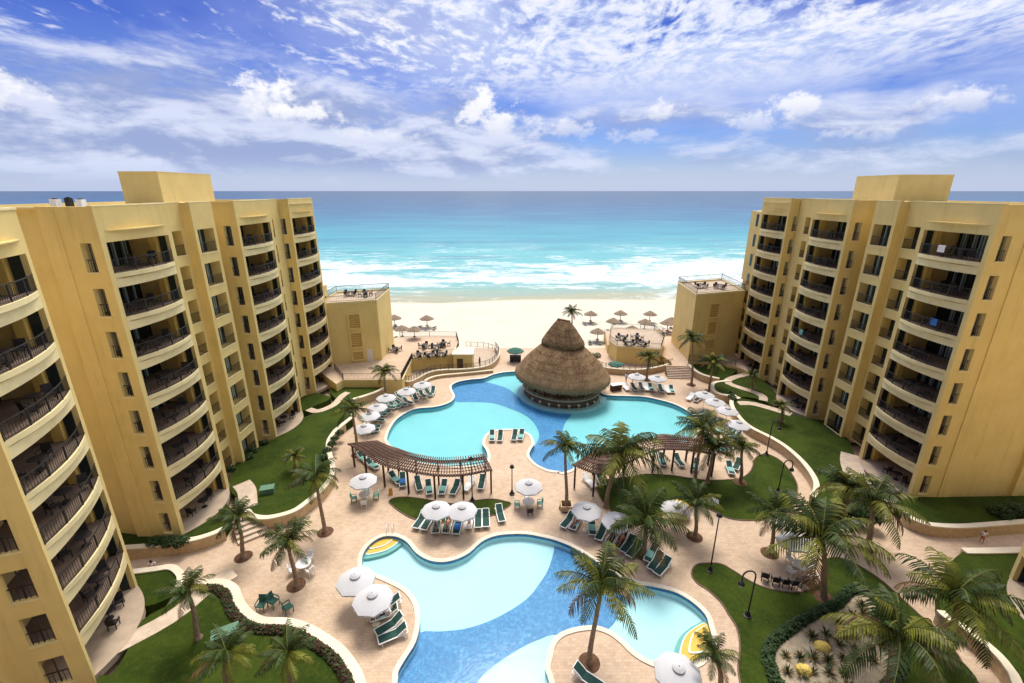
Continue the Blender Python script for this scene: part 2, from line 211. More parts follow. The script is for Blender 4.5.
# ------------------------------------------------------------------ materials
def mat(name, col, rough=.8, var=.0, vscale=.6, spec=.35, bump=0.0, bscale=20.0, metal=0.0, extra=None, fine=0.0, fscale=9.0):
    m = bpy.data.materials.new(name); m.use_nodes = True
    N = NT(m.node_tree)
    geo = N.n('ShaderNodeNewGeometry'); pos = geo.outputs['Position']
    c = (*col, 1)
    if var:
        n1 = N.noise(pos, vscale, 5, .6)
        c = N.mix(N.sstep(n1, .3, .7), tuple(k * (1 - var) for k in col), tuple(min(1, k * (1 + var * .7)) for k in col))
    if fine:
        n2 = N.noise(pos, fscale, 3, .6)
        c = N.mix(N.m('MULTIPLY', N.sstep(n2, .35, .65), fine), c if not isinstance(c, tuple) else c, tuple(k * .45 for k in col))
    if extra: c = extra(N, pos, c)
    b = N.n('ShaderNodeBsdfPrincipled', {'Base Color': c, 'Roughness': rough, 'Metallic': metal, 'Specular IOR Level': spec})
    if bump:
        bn = N.n('ShaderNodeBump', {'Strength': bump, 'Distance': .03, 'Height': N.noise(pos, bscale, 4)})
        N.set(b, 'Normal', bn.outputs[0])
    o = N.n('ShaderNodeOutputMaterial'); N.set(o, 0, b)
    return m

def streaks(N, pos, c):
    # rain streaks and mild blotches on render
    n = N.noise(N.vscale(pos, (1.2, 1.2, .10)), 1.6, 5, .65)
    c = N.mix(N.m('MULTIPLY', N.sstep(n, .5, .8), .28), c, (.36, .24, .07))
    n2 = N.noise(pos, .35, 4, .6)
    return N.mix(N.m('MULTIPLY', N.sstep(n2, .4, .75), .16), c, (.84, .70, .36))
def paving(N, pos, c):
    br = N.n('ShaderNodeTexBrick', {'Vector': pos, 'Scale': 1.0, 'Mortar Size': .012, 'Brick Width': .42, 'Row Height': .21})
    br.inputs['Color1'].default_value = (.53, .40, .28, 1); br.inputs['Color2'].default_value = (.45, .33, .225, 1); br.inputs['Mortar'].default_value = (.38, .275, .19, 1)
    n = N.noise(pos, .22, 6, .62); n2 = N.noise(pos, 1.7, 5, .65)
    c = N.mix(N.m('MULTIPLY', N.sstep(n, .38, .72), .45), br.outputs[0], (.62, .49, .37))
    c = N.mix(N.m('MULTIPLY', N.sstep(n2, .46, .72), .42), c, (.34, .225, .15))
    n3 = N.noise(pos, 6.0, 3, .6)
    return N.mix(N.m('MULTIPLY', N.sstep(n3, .45, .7), .18), c, (.66, .54, .43))
def stonewall(N, pos, c):
    v = N.n('ShaderNodeTexVoronoi', {'Vector': pos, 'Scale': 2.6}); v.feature = 'F1'
    c = N.mix(N.m('MULTIPLY', N.sstep(v.outputs['Distance'], .25, .55), .4), c, (.36, .25, .14))
    return N.mix(N.m('MULTIPLY', N.noise(pos, .7, 5), .35), c, (.62, .49, .30))
def lawn(N, pos, c):
    n = N.noise(pos, .35, 6, .6); n2 = N.noise(pos, 3.5, 5, .7); n3 = N.noise(pos, 18, 3, .7)
    c = N.mix(N.sstep(n, .35, .68), (.020, .040, .002), (.044, .070, .005))
    c = N.mix(N.m('MULTIPLY', N.sstep(n2, .45, .7), .5), c, (.075, .088, .012))
    return N.mix(N.m('MULTIPLY', N.sstep(n3, .4, .65), .45), c, (.009, .018, .002))
def tiles(N, pos, c):
    n = N.noise(pos, 4.2, 5, .75); n2 = N.noise(pos, .5, 4, .6)
    c = N.mix(N.m('MULTIPLY', N.sstep(n, .46, .62), .8), c, (.10, .30, .52))
    return N.mix(N.m('MULTIPLY', N.sstep(n2, .4, .7), .35), c, (.03, .14, .32))
def pale_tiles(N, pos, c):
    n = N.noise(pos, 2.2, 4, .6)
    return N.mix(N.m('MULTIPLY', N.sstep(n, .4, .7), .22), c, tuple(k * .82 for k in c[:3]) if isinstance(c, tuple) else c)
def thatch(N, pos, c):
    n = N.noise(N.vscale(pos, (1, 1, .35)), 5.0, 6, .75); n2 = N.noise(pos, .8, 5, .65); n3 = N.noise(N.vscale(pos, (1, 1, .2)), 22, 3, .7)
    c = N.mix(N.sstep(n, .32, .68), (.080, .048, .026), (.30, .195, .11))
    sp = N.n('ShaderNodeSeparateXYZ', {0: pos})
    c = N.mix(N.m('MULTIPLY', N.sstep(n2, .42, .68), .55), c, (.40, .28, .16))
    row = N.m('FRACT', N.m('ADD', N.m('MULTIPLY', sp.outputs[2], 1.15), N.m('MULTIPLY', n2, .8)))
    c = N.mix(N.m('MULTIPLY', N.sstep(row, .72, .98), .5), c, (.07, .04, .02))
    c = N.mix(N.m('MULTIPLY', N.m('SUBTRACT', 1.0, N.sstep(sp.outputs[2], 3.0, 5.0)), .35), c, (.34, .25, .15))
    return N.mix(N.m('MULTIPLY', N.sstep(n3, .5, .7), .6), c, (.06, .035, .02))
def canvas(N, pos, c):
    v = N.n('ShaderNodeTexVoronoi', {'Vector': pos, 'Scale': 5.0})
    return N.mix(N.m('MULTIPLY', N.m('SUBTRACT', 1.0, N.sstep(v.outputs['Distance'], .08, .25)), .35), c, (.36, .36, .40))
def sandy(N, pos, c):
    n = N.noise(pos, .12, 5, .6); n2 = N.noise(pos, .9, 5, .7)
    c = N.mix(N.m('MULTIPLY', N.sstep(n, .45, .7), .30), c, (.50, .44, .32))
    return N.mix(N.m('MULTIPLY', N.sstep(n2, .5, .72), .18), c, (.62, .52, .38))
def wet_sand(N, pos, c):
    c = sandy(N, pos, c)
    sp = N.n('ShaderNodeSeparateXYZ', {0: pos})
    w = N.m('ADD', sp.outputs[2], N.m('MULTIPLY', N.noise(pos, .08, 4), .35))
    return N.mix(N.m('MULTIPLY', N.m('SUBTRACT', 1.0, N.sstep(w, -.75, -.45)), .5), c, (.42, .35, .24))
def curtain(N, pos, c):
    sp = N.n('ShaderNodeSeparateXYZ', {0: pos})
    w = N.m('SINE', N.m('MULTIPLY', N.m('ADD', sp.outputs[0], sp.outputs[1]), 21.0))
    return N.mix(N.sstep(w, -.4, .8), (.10, .17, .15), (.42, .52, .46))

M = {}
M['wall'] = mat('yellow_render', (.76, .585, .235), .85, .05, .5, .2, .25, 30, extra=streaks)
M['trim'] = mat('cream_render', (.78, .66, .36), .85, .08, 1.2, .2, .2, 30)
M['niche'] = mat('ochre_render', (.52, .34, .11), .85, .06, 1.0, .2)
M['sunlit_gold'] = mat('sunlit_render', (.80, .56, .16), .85, .05, 1.0, .2)  # brighter yellow, sunlight on the balcony partitions put into the colour
M['roof'] = mat('roof_render', (.60, .55, .45), .9, .18, .3, .2)
M['floor'] = mat('balcony_tile', (.20, .145, .11), .6, .12, 1.0, .3)
M['patio'] = mat('patio_stone', (.42, .33, .24), .7, .12, 1.2, .3)
M['glass'] = mat('dark_glass', (.018, .028, .030), .07, 0, 1, .6)
M['curtain'] = mat('curtain_cloth', (.2, .3, .3), .9, extra=curtain)
M['iron'] = mat('black_iron', (.020, .018, .018), .45, 0, 1, .4)
M['wicker'] = mat('dark_wicker', (.030, .026, .026), .6, .3, 6, .3)
M['pave'] = mat('pink_paving', (.56, .42, .30), .8, spec=.2, extra=paving)
M['path'] = mat('path_stone', (.58, .47, .36), .85, .15, 1.5, .2, fine=.25, fscale=6)
M['cap'] = mat('wall_cap_stone', (.70, .63, .48), .8, .10, .8, .2)
M['stone'] = mat('planter_wall_stone', (.60, .44, .25), .9, spec=.15, bump=.4, bscale=8, extra=stonewall)
M['coping'] = mat('pool_coping', (.66, .59, .47), .7, .08, 1.0, .25)
M['lawn'] = mat('mown_grass', (.05, .11, .02), .9, spec=.15, bump=.8, bscale=14, extra=lawn)
M['soil'] = mat('palm_soil', (.12, .065, .04), .95, .3, 3, .1)
M['blue'] = mat('blue_mosaic', (.045, .18, .38), .5, spec=.3, extra=tiles)
M['cyan'] = mat('turquoise_plaster', (.21, .50, .52), .6, .03, .3, .2)
M['ice'] = mat('pale_plaster', (.46, .66, .67), .6, .03, .3, .2)
M['orange'] = mat('orange_tile', (.78, .40, .05), .6, .1, 2, .3)
M['white'] = mat('white_plastic', (.80, .80, .78), .45, .03, 2, .4)
M['teal'] = mat('teal_tile', (.16, .36, .32), .6, .1, 2, .3)
M['canvas'] = mat('white_canvas', (.50, .50, .51), .85, .03, 1, .15, extra=canvas)
M['green'] = mat('green_mesh_fabric', (.018, .060, .050), .75, .15, 3, .2)
M['aqua'] = mat('aqua_towel', (.20, .42, .38), .9, .08, 5, .1)
M['bluet'] = mat('blue_towel', (.05, .16, .42), .9, .08, 5, .1)
M['wood'] = mat('dark_brown_timber', (.075, .038, .028), .7, .25, 3, .25)
M['slat'] = mat('weathered_timber', (.155, .095, .072), .8, .25, 3, .2)
M['thatch'] = mat('palm_thatch', (.3, .2, .1), .95, spec=.1, bump=1.0, bscale=9, extra=thatch)
M['gthatch'] = mat('grey_thatch', (.26, .20, .15), .95, .35, 3, .1, .6, 20)
M['trunk'] = mat('palm_bark', (.30, .21, .14), .9, .3, 5, .15, .5, 20)
M['frond'] = mat('palm_leaf', (.028, .050, .006), .55, .45, 1.6, .3)
M['frond_y'] = mat('yellowing_palm_leaf', (.13, .135, .014), .6, .35, 1.6, .3)
M['frond_d'] = mat('dry_palm_leaf', (.19, .115, .05), .8, .3, 1.6, .15)
M['rib'] = mat('palm_rib', (.13, .13, .025), .6, .2, 2, .3)
M['hedge'] = mat('hedge_leaf', (.030, .060, .016), .7, .5, 3, .25)
M['redleaf'] = mat('red_groundcover_leaf', (.06, .022, .012), .7, .4, 3, .25)
M['sand'] = mat('white_sand', (.82, .75, .58), .95, spec=.1, bump=.3, bscale=2, extra=sandy)
M['beach'] = mat('beach_sand', (.57, .53, .435), .9, spec=.15, bump=.3, bscale=2, extra=wet_sand)
M['gravel'] = mat('pale_gravel', (.38, .315, .22), .95, .22, 2.0, .1, .8, 25, fine=.35, fscale=14)
M['rock'] = mat('yellow_rock', (.66, .50, .13), .9, .2, 2, .15, .5, 8)
M['skin'] = mat('skin', (.42, .23, .15), .6, 0, 1, .3)
M['hair'] = mat('dark_hair', (.03, .018, .012), .7)
M['cloth_w'] = mat('white_cloth', (.75, .72, .70), .9)
M['cloth_k'] = mat('dark_cloth', (.04, .04, .06), .9)
M['cloth_r'] = mat('red_cloth', (.45, .05, .05), .9)
M['cloth_b'] = mat('blue_cloth', (.08, .16, .45), .9)
M['lamp_glass'] = mat('frosted_lamp_glass', (.6, .6, .55), .3)
M['signy'] = mat('orange_plastic', (.70, .30, .04), .6)
M['gbox'] = mat('green_metal', (.10, .20, .13), .6, .1, 3, .3)
M['yellowcanvas'] = mat('yellow_canvas', (.70, .52, .10), .85, .08, 2, .15)
M['door'] = mat('white_door', (.74, .72, .66), .5)
M['darkdoor'] = mat('brown_door', (.10, .06, .035), .6)
M['umbgreen'] = mat('green_canvas', (.05, .14, .11), .85, .2, 2, .15)

def water_mat():
    m = bpy.data.materials.new('pool_water'); m.use_nodes = True; N = NT(m.node_tree)
    geo = N.n('ShaderNodeNewGeometry'); pos = geo.outputs['Position']
    h = N.noise(pos, 2.3, 3, .6); bn = N.n('ShaderNodeBump', {'Strength': .25, 'Distance': .05, 'Height': h})
    tr = N.n('ShaderNodeBsdfTransparent', {0: (.86, .975, .99, 1)})
    gl = N.n('ShaderNodeBsdfGlossy', {0: (1, 1, 1, 1), 'Roughness': .08}); N.set(gl, 'Normal', bn.outputs[0])
    fr = N.n('ShaderNodeFresnel', {'IOR': 1.33}); N.set(fr, 'Normal', bn.outputs[0])
    mx = N.n('ShaderNodeMixShader', {0: N.m('MULTIPLY', fr.outputs[0], .42), 1: tr.outputs[0], 2: gl.outputs[0]})
    o = N.n('ShaderNodeOutputMaterial'); N.set(o, 0, mx)
    return m
M['water'] = water_mat()

def sea_mat():
    m = bpy.data.materials.new('sea_water'); m.use_nodes = True; N = NT(m.node_tree)
    geo = N.n('ShaderNodeNewGeometry'); pos = geo.outputs['Position']
    sp = N.n('ShaderNodeSeparateXYZ', {0: pos}); X, Y, _ = sp.outputs
    wob = N.noise(N.vscale(pos, (.006, .012, 1)), 1.0, 4, .55)
    Yw = N.m('ADD', Y, N.m('MULTIPLY', N.m('SUBTRACT', wob, .5), N.m('MULTIPLY', Y, .55)))
    t = N.m('DIVIDE', 100.0, Yw)
    c = N.ramp(t, [(0.0, lin(48, 66, 100)), (.035, lin(44, 72, 112)), (.10, lin(38, 86, 132)), (.19, lin(44, 124, 160)), (.30, lin(66, 166, 184)), (.42, lin(104, 192, 196)), (.56, lin(116, 190, 192)), (.68, lin(124, 184, 178)), (.76, lin(150, 182, 166)), (.80, lin(176, 178, 148))])
    # darker weed / cloud-free deep patches as long bands
    pat = N.noise(N.vscale(pos, (.0016, .012, 1)), 1.0, 6, .65)
    c = N.mix(N.m('MULTIPLY', N.m('MULTIPLY', N.sstep(pat, .48, .70), .55), N.m('SUBTRACT', 1.0, N.sstep(t, .38, .5))), c, lin(36, 104, 150))
    pat2 = N.noise(N.vscale(pos, (.010, .06, 1)), 1.0, 5, .65)
    c = N.mix(N.m('MULTIPLY', N.sstep(pat2, .46, .66), .40), c, lin(88, 176, 196))
    pat3 = N.noise(N.vscale(pos, (.02, .16, 1)), 1.0, 6, .7)
    c = N.mix(N.m('MULTIPLY', N.m('MULTIPLY', N.sstep(pat3, .5, .66), .45), N.m('SUBTRACT', 1.0, N.sstep(t, .5, .65))), c, lin(40, 96, 140))
    # surf
    n1 = N.noise(N.vscale(pos, (.022, .042, 1)), 1.0, 8, .66, .8)
    n2 = N.noise(N.vscale(pos, (.12, .22, 1)), 1.0, 6, .7, .6)
    zone = N.sstep(t, .33, .62)
    f = N.m('ADD', N.m('MULTIPLY', n1, .8), N.m('ADD', N.m('MULTIPLY', n2, .32), N.m('MULTIPLY', N.m('SUBTRACT', zone, N.m('MULTIPLY', N.sstep(t, .60, .74), .55)), .25)))
    foam = N.m('MULTIPLY', N.sstep(f, .69, .80), N.sstep(t, .33, .48))
    # a few separate breakers further out, whitecaps
    n3 = N.noise(N.vscale(pos, (.03, .22, 1)), 1.0, 4, .6)
    caps = N.m('MULTIPLY', N.sstep(n3, .70, .76), N.sstep(t, .10, .26))
    foam = N.m('MAXIMUM', foam, N.m('MULTIPLY', caps, .75))
    n4 = N.noise(N.vscale(pos, (.030, .085, 1)), 1.0, 6, .62, .5)
    line = N.m('SUBTRACT', 1.0, N.sstep(N.m('ABSOLUTE', N.m('SUBTRACT', n4, .5)), .006, .030))
    n5 = N.noise(N.vscale(pos, (.02, .012, 1)), 1.0, 3, .5)
    foam = N.m('MAXIMUM', foam, N.m('MULTIPLY', N.m('MULTIPLY', line, N.sstep(n5, .42, .55)), N.m('MULTIPLY', N.sstep(t, .30, .42), .6)))
    lace = N.noise(pos, .55, 5, .7)
    foam = N.m('MULTIPLY', foam, N.m('MULTIPLY_ADD', N.sstep(lace, .36, .58), .62, .38))
    c = N.mix(foam, N.mix(1.0, c, (.74, .74, .74), 'MULTIPLY'), (.72, .75, .74))
    w1 = N.noise(N.vscale(pos, (.10, .35, 1)), 1.0, 6, .65)
    bn = N.n('ShaderNodeBump', {'Strength': .55, 'Distance': 1.2, 'Height': w1})
    b = N.n('ShaderNodeBsdfPrincipled', {'Base Color': c, 'Roughness': .35, 'Specular IOR Level': .22}); N.set(b, 'Normal', bn.outputs[0])
    o = N.n('ShaderNodeOutputMaterial'); N.set(o, 0, b)
    return m
M['sea'] = sea_mat()

# ------------------------------------------------------------------ mesh building
class MB:
    def __init__(s): s.v = []; s.f = []; s.mi = []; s.T = None; s.m = 0
    def add(s, vs, fs, m=None):
        b = len(s.v)
        for p in vs:
            p = Vector(p)
            s.v.append(s.T(p) if s.T else p)
        for f in fs: s.f.append([b + i for i in f]); s.mi.append(s.m if m is None else m)
    def box(s, x0, x1, y0, y1, z0, z1, m=None):
        vs = [(x0, y0, z0), (x1, y0, z0), (x1, y1, z0), (x0, y1, z0), (x0, y0, z1), (x1, y0, z1), (x1, y1, z1), (x0, y1, z1)]
        s.add(vs, [(0, 3, 2, 1), (4, 5, 6, 7), (0, 1, 5, 4), (1, 2, 6, 5), (2, 3, 7, 6), (3, 0, 4, 7)], m)
    def obox(s, c, sx, sy, sz, rz=0, rx=0, m=None):
        R = Matrix.Rotation(rz, 3, 'Z') @ Matrix.Rotation(rx, 3, 'X')
        vs = [Vector(c) + R @ Vector((a * sx / 2, b * sy / 2, d * sz / 2)) for d in (-1, 1) for a, b in ((-1, -1), (1, -1), (1, 1), (-1, 1))]
        s.add(vs, [(0, 3, 2, 1), (4, 5, 6, 7), (0, 1, 5, 4), (1, 2, 6, 5), (2, 3, 7, 6), (3, 0, 4, 7)], m)
    def bar(s, a, b, w, h=None, m=None):
        a = Vector(a); b = Vector(b); d = (b - a); L = d.length
        if L < 1e-6: return
        d.normalize(); h = h or w
        side = d.cross(Vector((0, 0, 1)))
        if side.length < 1e-4: side = Vector((1, 0, 0))
        side.normalize(); up = side.cross(d)
        vs = []
        for p in (a, b):
            for i, j in ((-1, -1), (1, -1), (1, 1), (-1, 1)): vs.append(p + side * i * w / 2 + up * j * h / 2)
        s.add(vs, [(0, 3, 2, 1), (4, 5, 6, 7), (0, 1, 5, 4), (1, 2, 6, 5), (2, 3, 7, 6), (3, 0, 4, 7)], m)
    def tube(s, pts, rs, n=8, m=None, cap=True):
        pts = [Vector(p) for p in pts]
        if not isinstance(rs, (list, tuple)): rs = [rs] * len(pts)
        vs = []; fs = []
        for i, p in enumerate(pts):
            d = (pts[min(i + 1, len(pts) - 1)] - pts[max(i - 1, 0)]).normalized()
            a = d.cross(Vector((0, 1, 0)) if abs(d.y) < .9 else Vector((1, 0, 0))).normalized(); b = d.cross(a)
            for k in range(n):
                t = 2 * PI * k / n; vs.append(p + (a * math.cos(t) + b * math.sin(t)) * rs[i])
        for i in range(len(pts) - 1):
            for k in range(n):
                fs.append((i * n + k, i * n + (k + 1) % n, (i + 1) * n + (k + 1) % n, (i + 1) * n + k))
        if cap: fs.append(tuple(range(n))[::-1]); fs.append(tuple((len(pts) - 1) * n + k for k in range(n)))
        s.add(vs, fs, m)
    def lathe(s, prof, n=24, c=(0, 0, 0), m=None, sx=1, sy=1, jit=0):
        vs = []; fs = []
        for r, z in prof:
            for k in range(n):
                t = 2 * PI * k / n; j = 1 + (random.uniform(-jit, jit) if jit else 0)
                vs.append((c[0] + r * sx * j * math.cos(t), c[1] + r * sy * j * math.sin(t), c[2] + z))
        for i in range(len(prof) - 1):
            for k in range(n): fs.append((i * n + k, i * n + (k + 1) % n, (i + 1) * n + (k + 1) % n, (i + 1) * n + k))
        s.add(vs, fs, m)
    def poly(s, loops, z, m=None):
        L = [[Vector((p[0], p[1], 0)) for p in lp] for lp in loops]
        tri = tessellate_polygon(L)
        flat = [v for lp in L for v in lp]
        out = []
        for a, b, c in tri:
            A, B, C_ = flat[a], flat[b], flat[c]
            out.append((a, b, c) if (B - A).cross(C_ - A).z > 0 else (a, c, b))
        s.add([(v.x, v.y, z) for v in flat], out, m)
    def skirt(s, loop, z0, z1, m=None, closed=True):
        n = len(loop); vs = [(p[0], p[1], z0) for p in loop] + [(p[0], p[1], z1) for p in loop]
        s.add(vs, [(i, (i + 1) % n, n + (i + 1) % n, n + i) for i in range(n if closed else n - 1)], m)
    def prism(s, loop, z0, z1, m=None, top=None):
        s.poly([loop], z1, top if top is not None else m); s.skirt(loop, z0, z1, m)
    def build(s, name, mats, parent=None, origin=None, smooth=False):
        me = bpy.data.meshes.new(name)
        o3 = Vector(origin) if origin is not None else (parent.get('_o') and Vector(parent['_o'])) if parent else None
        vs = [v - o3 for v in s.v] if o3 else s.v
        me.from_pydata([tuple(v) for v in vs], [], s.f)
        if not isinstance(mats, (list, tuple)): mats = [mats]
        for x in mats: me.materials.append(x)
        if len(mats) > 1: me.polygons.foreach_set('material_index', s.mi)
        if smooth: me.polygons.foreach_set('use_smooth', [True] * len(me.polygons))
        me.update()
        o = bpy.data.objects.new(name, me); COL.objects.link(o)
        if parent: o.parent = parent
        elif origin is not None: o.location = origin
        return o

def tag(o, label=None, cat=None, group=None, kind=None):
    if label: o['label'] = label
    if cat: o['category'] = cat
    if group: o['group'] = group
    if kind: o['kind'] = kind
    return o
def thing(name, label, cat, loc=(0, 0, 0), rz=0, group=None, scale=1.0, world_parts=False):
    o = bpy.data.objects.new(name, None); COL.objects.link(o); o.empty_display_size = .2
    o.location = loc; o.rotation_euler = (0, 0, rz); o.scale = (scale,) * 3
    if world_parts: o['_o'] = tuple(loc)      # parts given in world coordinates are shifted to the base point
    return tag(o, label, cat, group)
def instance(o, parent, loc=(0, 0, 0), rz=0, name=None):
    c = o.copy(); COL.objects.link(c); c.parent = parent; c.location = loc
    c.rotation_euler = (0, 0, rz)
    return c
CH = {}
def kids(o):
    if o.name not in CH or o.name not in CH: CH[o.name] = [c for c in COL.objects if c.parent == o]
    return CH[o.name]
def dup(root, loc, rz=0, label=None, scale=None, group=None, cat=None):
    r = root.copy(); COL.objects.link(r); r.location = loc; r.rotation_euler = (0, 0, rz)
    if scale: r.scale = (scale,) * 3 if not isinstance(scale, tuple) else scale
    if label: r['label'] = label
    if group: r['group'] = group
    if cat: r['category'] = cat
    for c in kids(root):
        k = c.copy(); COL.objects.link(k); k.parent = r
        for g in kids(c):
            h = g.copy(); COL.objects.link(h); h.parent = k
    return r
FIRST = {}
def place(key, maker, loc, rz=0, label=None, scale=None, group=None, cat=None):
    """first use builds the thing, later ones copy it"""
    if key not in FIRST:
        FIRST[key] = maker(); r = FIRST[key]
        for c in kids(r): kids(c)
        r.location = loc; r.rotation_euler = (0, 0, rz)
        if scale: r.scale = (scale,) * 3 if not isinstance(scale, tuple) else scale
        tag(r, label, cat, group)
        return r
    return dup(FIRST[key], loc, rz, label, scale, group, cat)

def smooth_loop(pts, k=4, closed=True):
    P = [Vector((p[0], p[1])) for p in pts]; n = len(P); out = []
    rng = range(n) if closed else range(n - 1)
    for i in rng:
        if closed: a, b, c, d = P[(i - 1) % n], P[i], P[(i + 1) % n], P[(i + 2) % n]
        else: a, b, c, d = P[max(i - 1, 0)], P[i], P[i + 1], P[min(i + 2, n - 1)]
        for j in range(k):
            t = j / k; t2, t3 = t * t, t * t * t
            out.append(.5 * ((2 * b) + (c - a) * t + (2 * a - 5 * b + 4 * c - d) * t2 + (3 * b - a - 3 * c + d) * t3))
    if not closed: out.append(P[-1])
    return out
def area(lp): return .5 * sum(lp[i][0] * lp[(i + 1) % len(lp)][1] - lp[(i + 1) % len(lp)][0] * lp[i][1] for i in range(len(lp)))
def offset(pts, d, closed=True):
    n = len(pts); out = []
    sg = 1
    if closed: sg = 1 if area(pts) > 0 else -1
    for i in range(n):
        a = pts[(i - 1) % n] if closed or i else pts[i]; b = pts[(i + 1) % n] if closed or i < n - 1 else pts[i]
        t = Vector((b[0] - a[0], b[1] - a[1])).normalized()
        out.append(Vector((pts[i][0] + t.y * d * sg, pts[i][1] - t.x * d * sg)))
    return out
def strip(mb, pa, pb, z0, z1, m=None, closed=False):
    n = len(pa); r = range(n if closed else n - 1)
    vs = [(p[0], p[1], z1) for p in pa] + [(p[0], p[1], z1) for p in pb] + [(p[0], p[1], z0) for p in pa] + [(p[0], p[1], z0) for p in pb]
    fs = []
    for i in r:
        j = (i + 1) % n
        fs += [(i, j, n + j, n + i), (i, j, 2 * n + j, 2 * n + i), (n + i, n + j, 3 * n + j, 3 * n + i)]
    if not closed: fs += [(0, n, 3 * n, 2 * n), (n - 1, 2 * n - 1, 4 * n - 1, 3 * n - 1)]
    mb.add(vs, fs, m)
def ribbon_wall(mb, line, w, z0, z1, m=None): strip(mb, offset(line, w / 2, False), offset(line, -w / 2, False), z0, z1, m)

# ================================================================== the setting
def structure(name, mb, m, **k): return tag(mb.build(name, m, **k), kind='structure')
pool_low = smooth_loop(D['pool_low'], 3); pool_up = smooth_loop(D['pool_up'], 3)

b = MB(); b.add([(-90000, 126.5, -1.0), (90000, 126.5, -1.0), (90000, 900, -1.0), (-90000, 900, -1.0), (90000, 160000, -1.0), (-90000, 160000, -1.0)], [(0, 1, 2, 3), (3, 2, 4, 5)])
structure('sea', b, M['sea'])
b = MB(); NX = 60
rows = [(78, -.05), (100, -.05), (118, -.15), (126, -.7), (129, -1.0), (132, -1.35), (150, -3)]
vs = []
for yy, zz in rows:
    for i in range(NX + 1):
        X = -600 + 1200 * i / NX; fine_x = X
        vs.append((X, yy + (2.2 * math.sin(X * .045) + 1.3 * math.sin(X * .11 + 1) if yy > 110 else 0), zz))
b.add(vs, [(r * (NX + 1) + i, r * (NX + 1) + i + 1, (r + 1) * (NX + 1) + i + 1, (r + 1) * (NX + 1) + i) for r in range(len(rows) - 1) for i in range(NX)])
structure('beach', b, M['beach'], smooth=True)
b = MB(); b.poly([[(-600, -60), (600, -60), (600, 78), (-600, 78)], pool_low, pool_up], -.06); structure('ground', b, M['sand'])
b = MB()
b.poly([[(-62, -12), (75, -12), (75, 84), (-62, 84)], pool_low, pool_up], 0.0)
structure('plaza', b, M['pave'])

def pool(name, outline, floor_m, blue, label):
    t = thing(name, label, 'pool', (outline[0][0], outline[0][1], 0), world_parts=True)
    b = MB(); b.poly([offset(outline, .25)], -.62); b.build('pool_floor', floor_m, t)
    b = MB(); b.poly([smooth_loop(blue, 3)], -.60); b.build('blue_tile_floor', M['blue'], t)
    b = MB(); b.skirt(outline, -.62, -.24); b.build('pool_wall', floor_m, t)
    b = MB(); b.skirt(outline, -.24, .02); b.build('waterline_tiles', M['blue'], t)
    b = MB(); strip(b, outline, offset(outline, .36), -.05, .07, closed=True); b.build('coping', M['coping'], t)
    b = MB(); b.poly([outline], -.16); b.build('water_surface', M['water'], t)
    return t
pl = pool('swimming_pool', pool_low, M['ice'], D['blue_low'], 'curving swimming pool nearest the camera with pale shelves and a blue tiled channel')
pu = pool('swimming_pool', pool_up, M['cyan'], D['blue_up'], 'large turquoise swimming pool wrapping round the thatched bar and the island')
# coloured entry steps of the near pool
for key, cen in (('steps_low_left', (-11.9, 33.2)), ('steps_low_right', (13.9, 23.9))):
    lp = smooth_loop(D[key], 3); c = Vector((sum(p[0] for p in lp) / len(lp), sum(p[1] for p in lp) / len(lp)))
    anchor = Vector(cen)
    for k, (s_, z_, m_) in enumerate([(1.0, -.50, 'teal'), (.84, -.42, 'white'), (.80, -.41, 'orange'), (.60, -.33, 'white'), (.56, -.32, 'orange')]):
        b = MB(); q = [anchor + (p - anchor) * s_ for p in lp]; b.prism(q, -.61, z_ + .12)
        o = b.build('pool_step', M[m_], pl)

# ---- lawns, retaining walls
def lawn_bed(name, key, z, k=3, sm=True, label=None):
    lp = smooth_loop(D[key], k) if sm else [Vector(p) for p in D[key]]
    b = MB(); b.prism(lp, 0.0 if z > .1 else -.02, z); return structure(name, b, M['lawn'])
for key in ('lawn_left_main', 'lawn_left_front', 'lawn_left_small', 'lawn_left_low', 'lawn_left_up', 'lawn_left_annex', 'lawn_right_annex', 'lawn_right_mid', 'lawn_right_main', 'lawn_right_front', 'lawn_right_low'):
    lawn_bed('lawn', key, 1.0, sm=False if key in ('lawn_left_front',) else True)
for key in ('lawn_garden', 'lawn_pergola', 'lawn_eye'):
    lp = smooth_loop(D[key], 3); b = MB(); b.poly([lp], .03); structure('lawn', b, M['lawn'])
    b = MB(); strip(b, offset(lp, .05), offset(lp, -.05), 0, .07, closed=True); structure('lawn_edging', b, M['slat'])
WL = {'wall_left_main': 'long S curved stone garden wall along the left lawn', 'wall_left_front': 'low stone garden wall in front of the left hotel block corner',
      'wall_left_small': 'short rounded garden wall round the small grass bed beside the near left tower', 'wall_left_low': 'pale topped serpentine wall round the bottom left lawn',
      'wall_left_annex': 'curved yellow garden wall below the left terrace railing', 'wall_right_annex': 'low curved garden wall beside the steps under the right annex',
      'wall_right_mid': 'rounded garden wall at the end of the narrow right lawn', 'wall_right_main': 'long curved stone garden wall along the right lawn',
      'wall_right_front': 'stone garden wall below the blank end wall of the right block', 'wall_right_low': 'straight white topped garden wall at the right edge',
      'wall_right_curve': 'curved garden wall behind the palms in the bottom right corner'}
for key, lab in WL.items():
    ln = smooth_loop(D[key], 4, False)
    t = thing('garden_wall', lab, 'garden wall', (ln[0][0], ln[0][1], 0), world_parts=True)
    b = MB(); ribbon_wall(b, ln, .42, -.02, 1.02); b.build('wall_face', M['stone'], t)
    b = MB(); ribbon_wall(b, ln, .62 if 'low' in key else .52, 1.02, 1.14); b.build('cap', M['cap'], t)
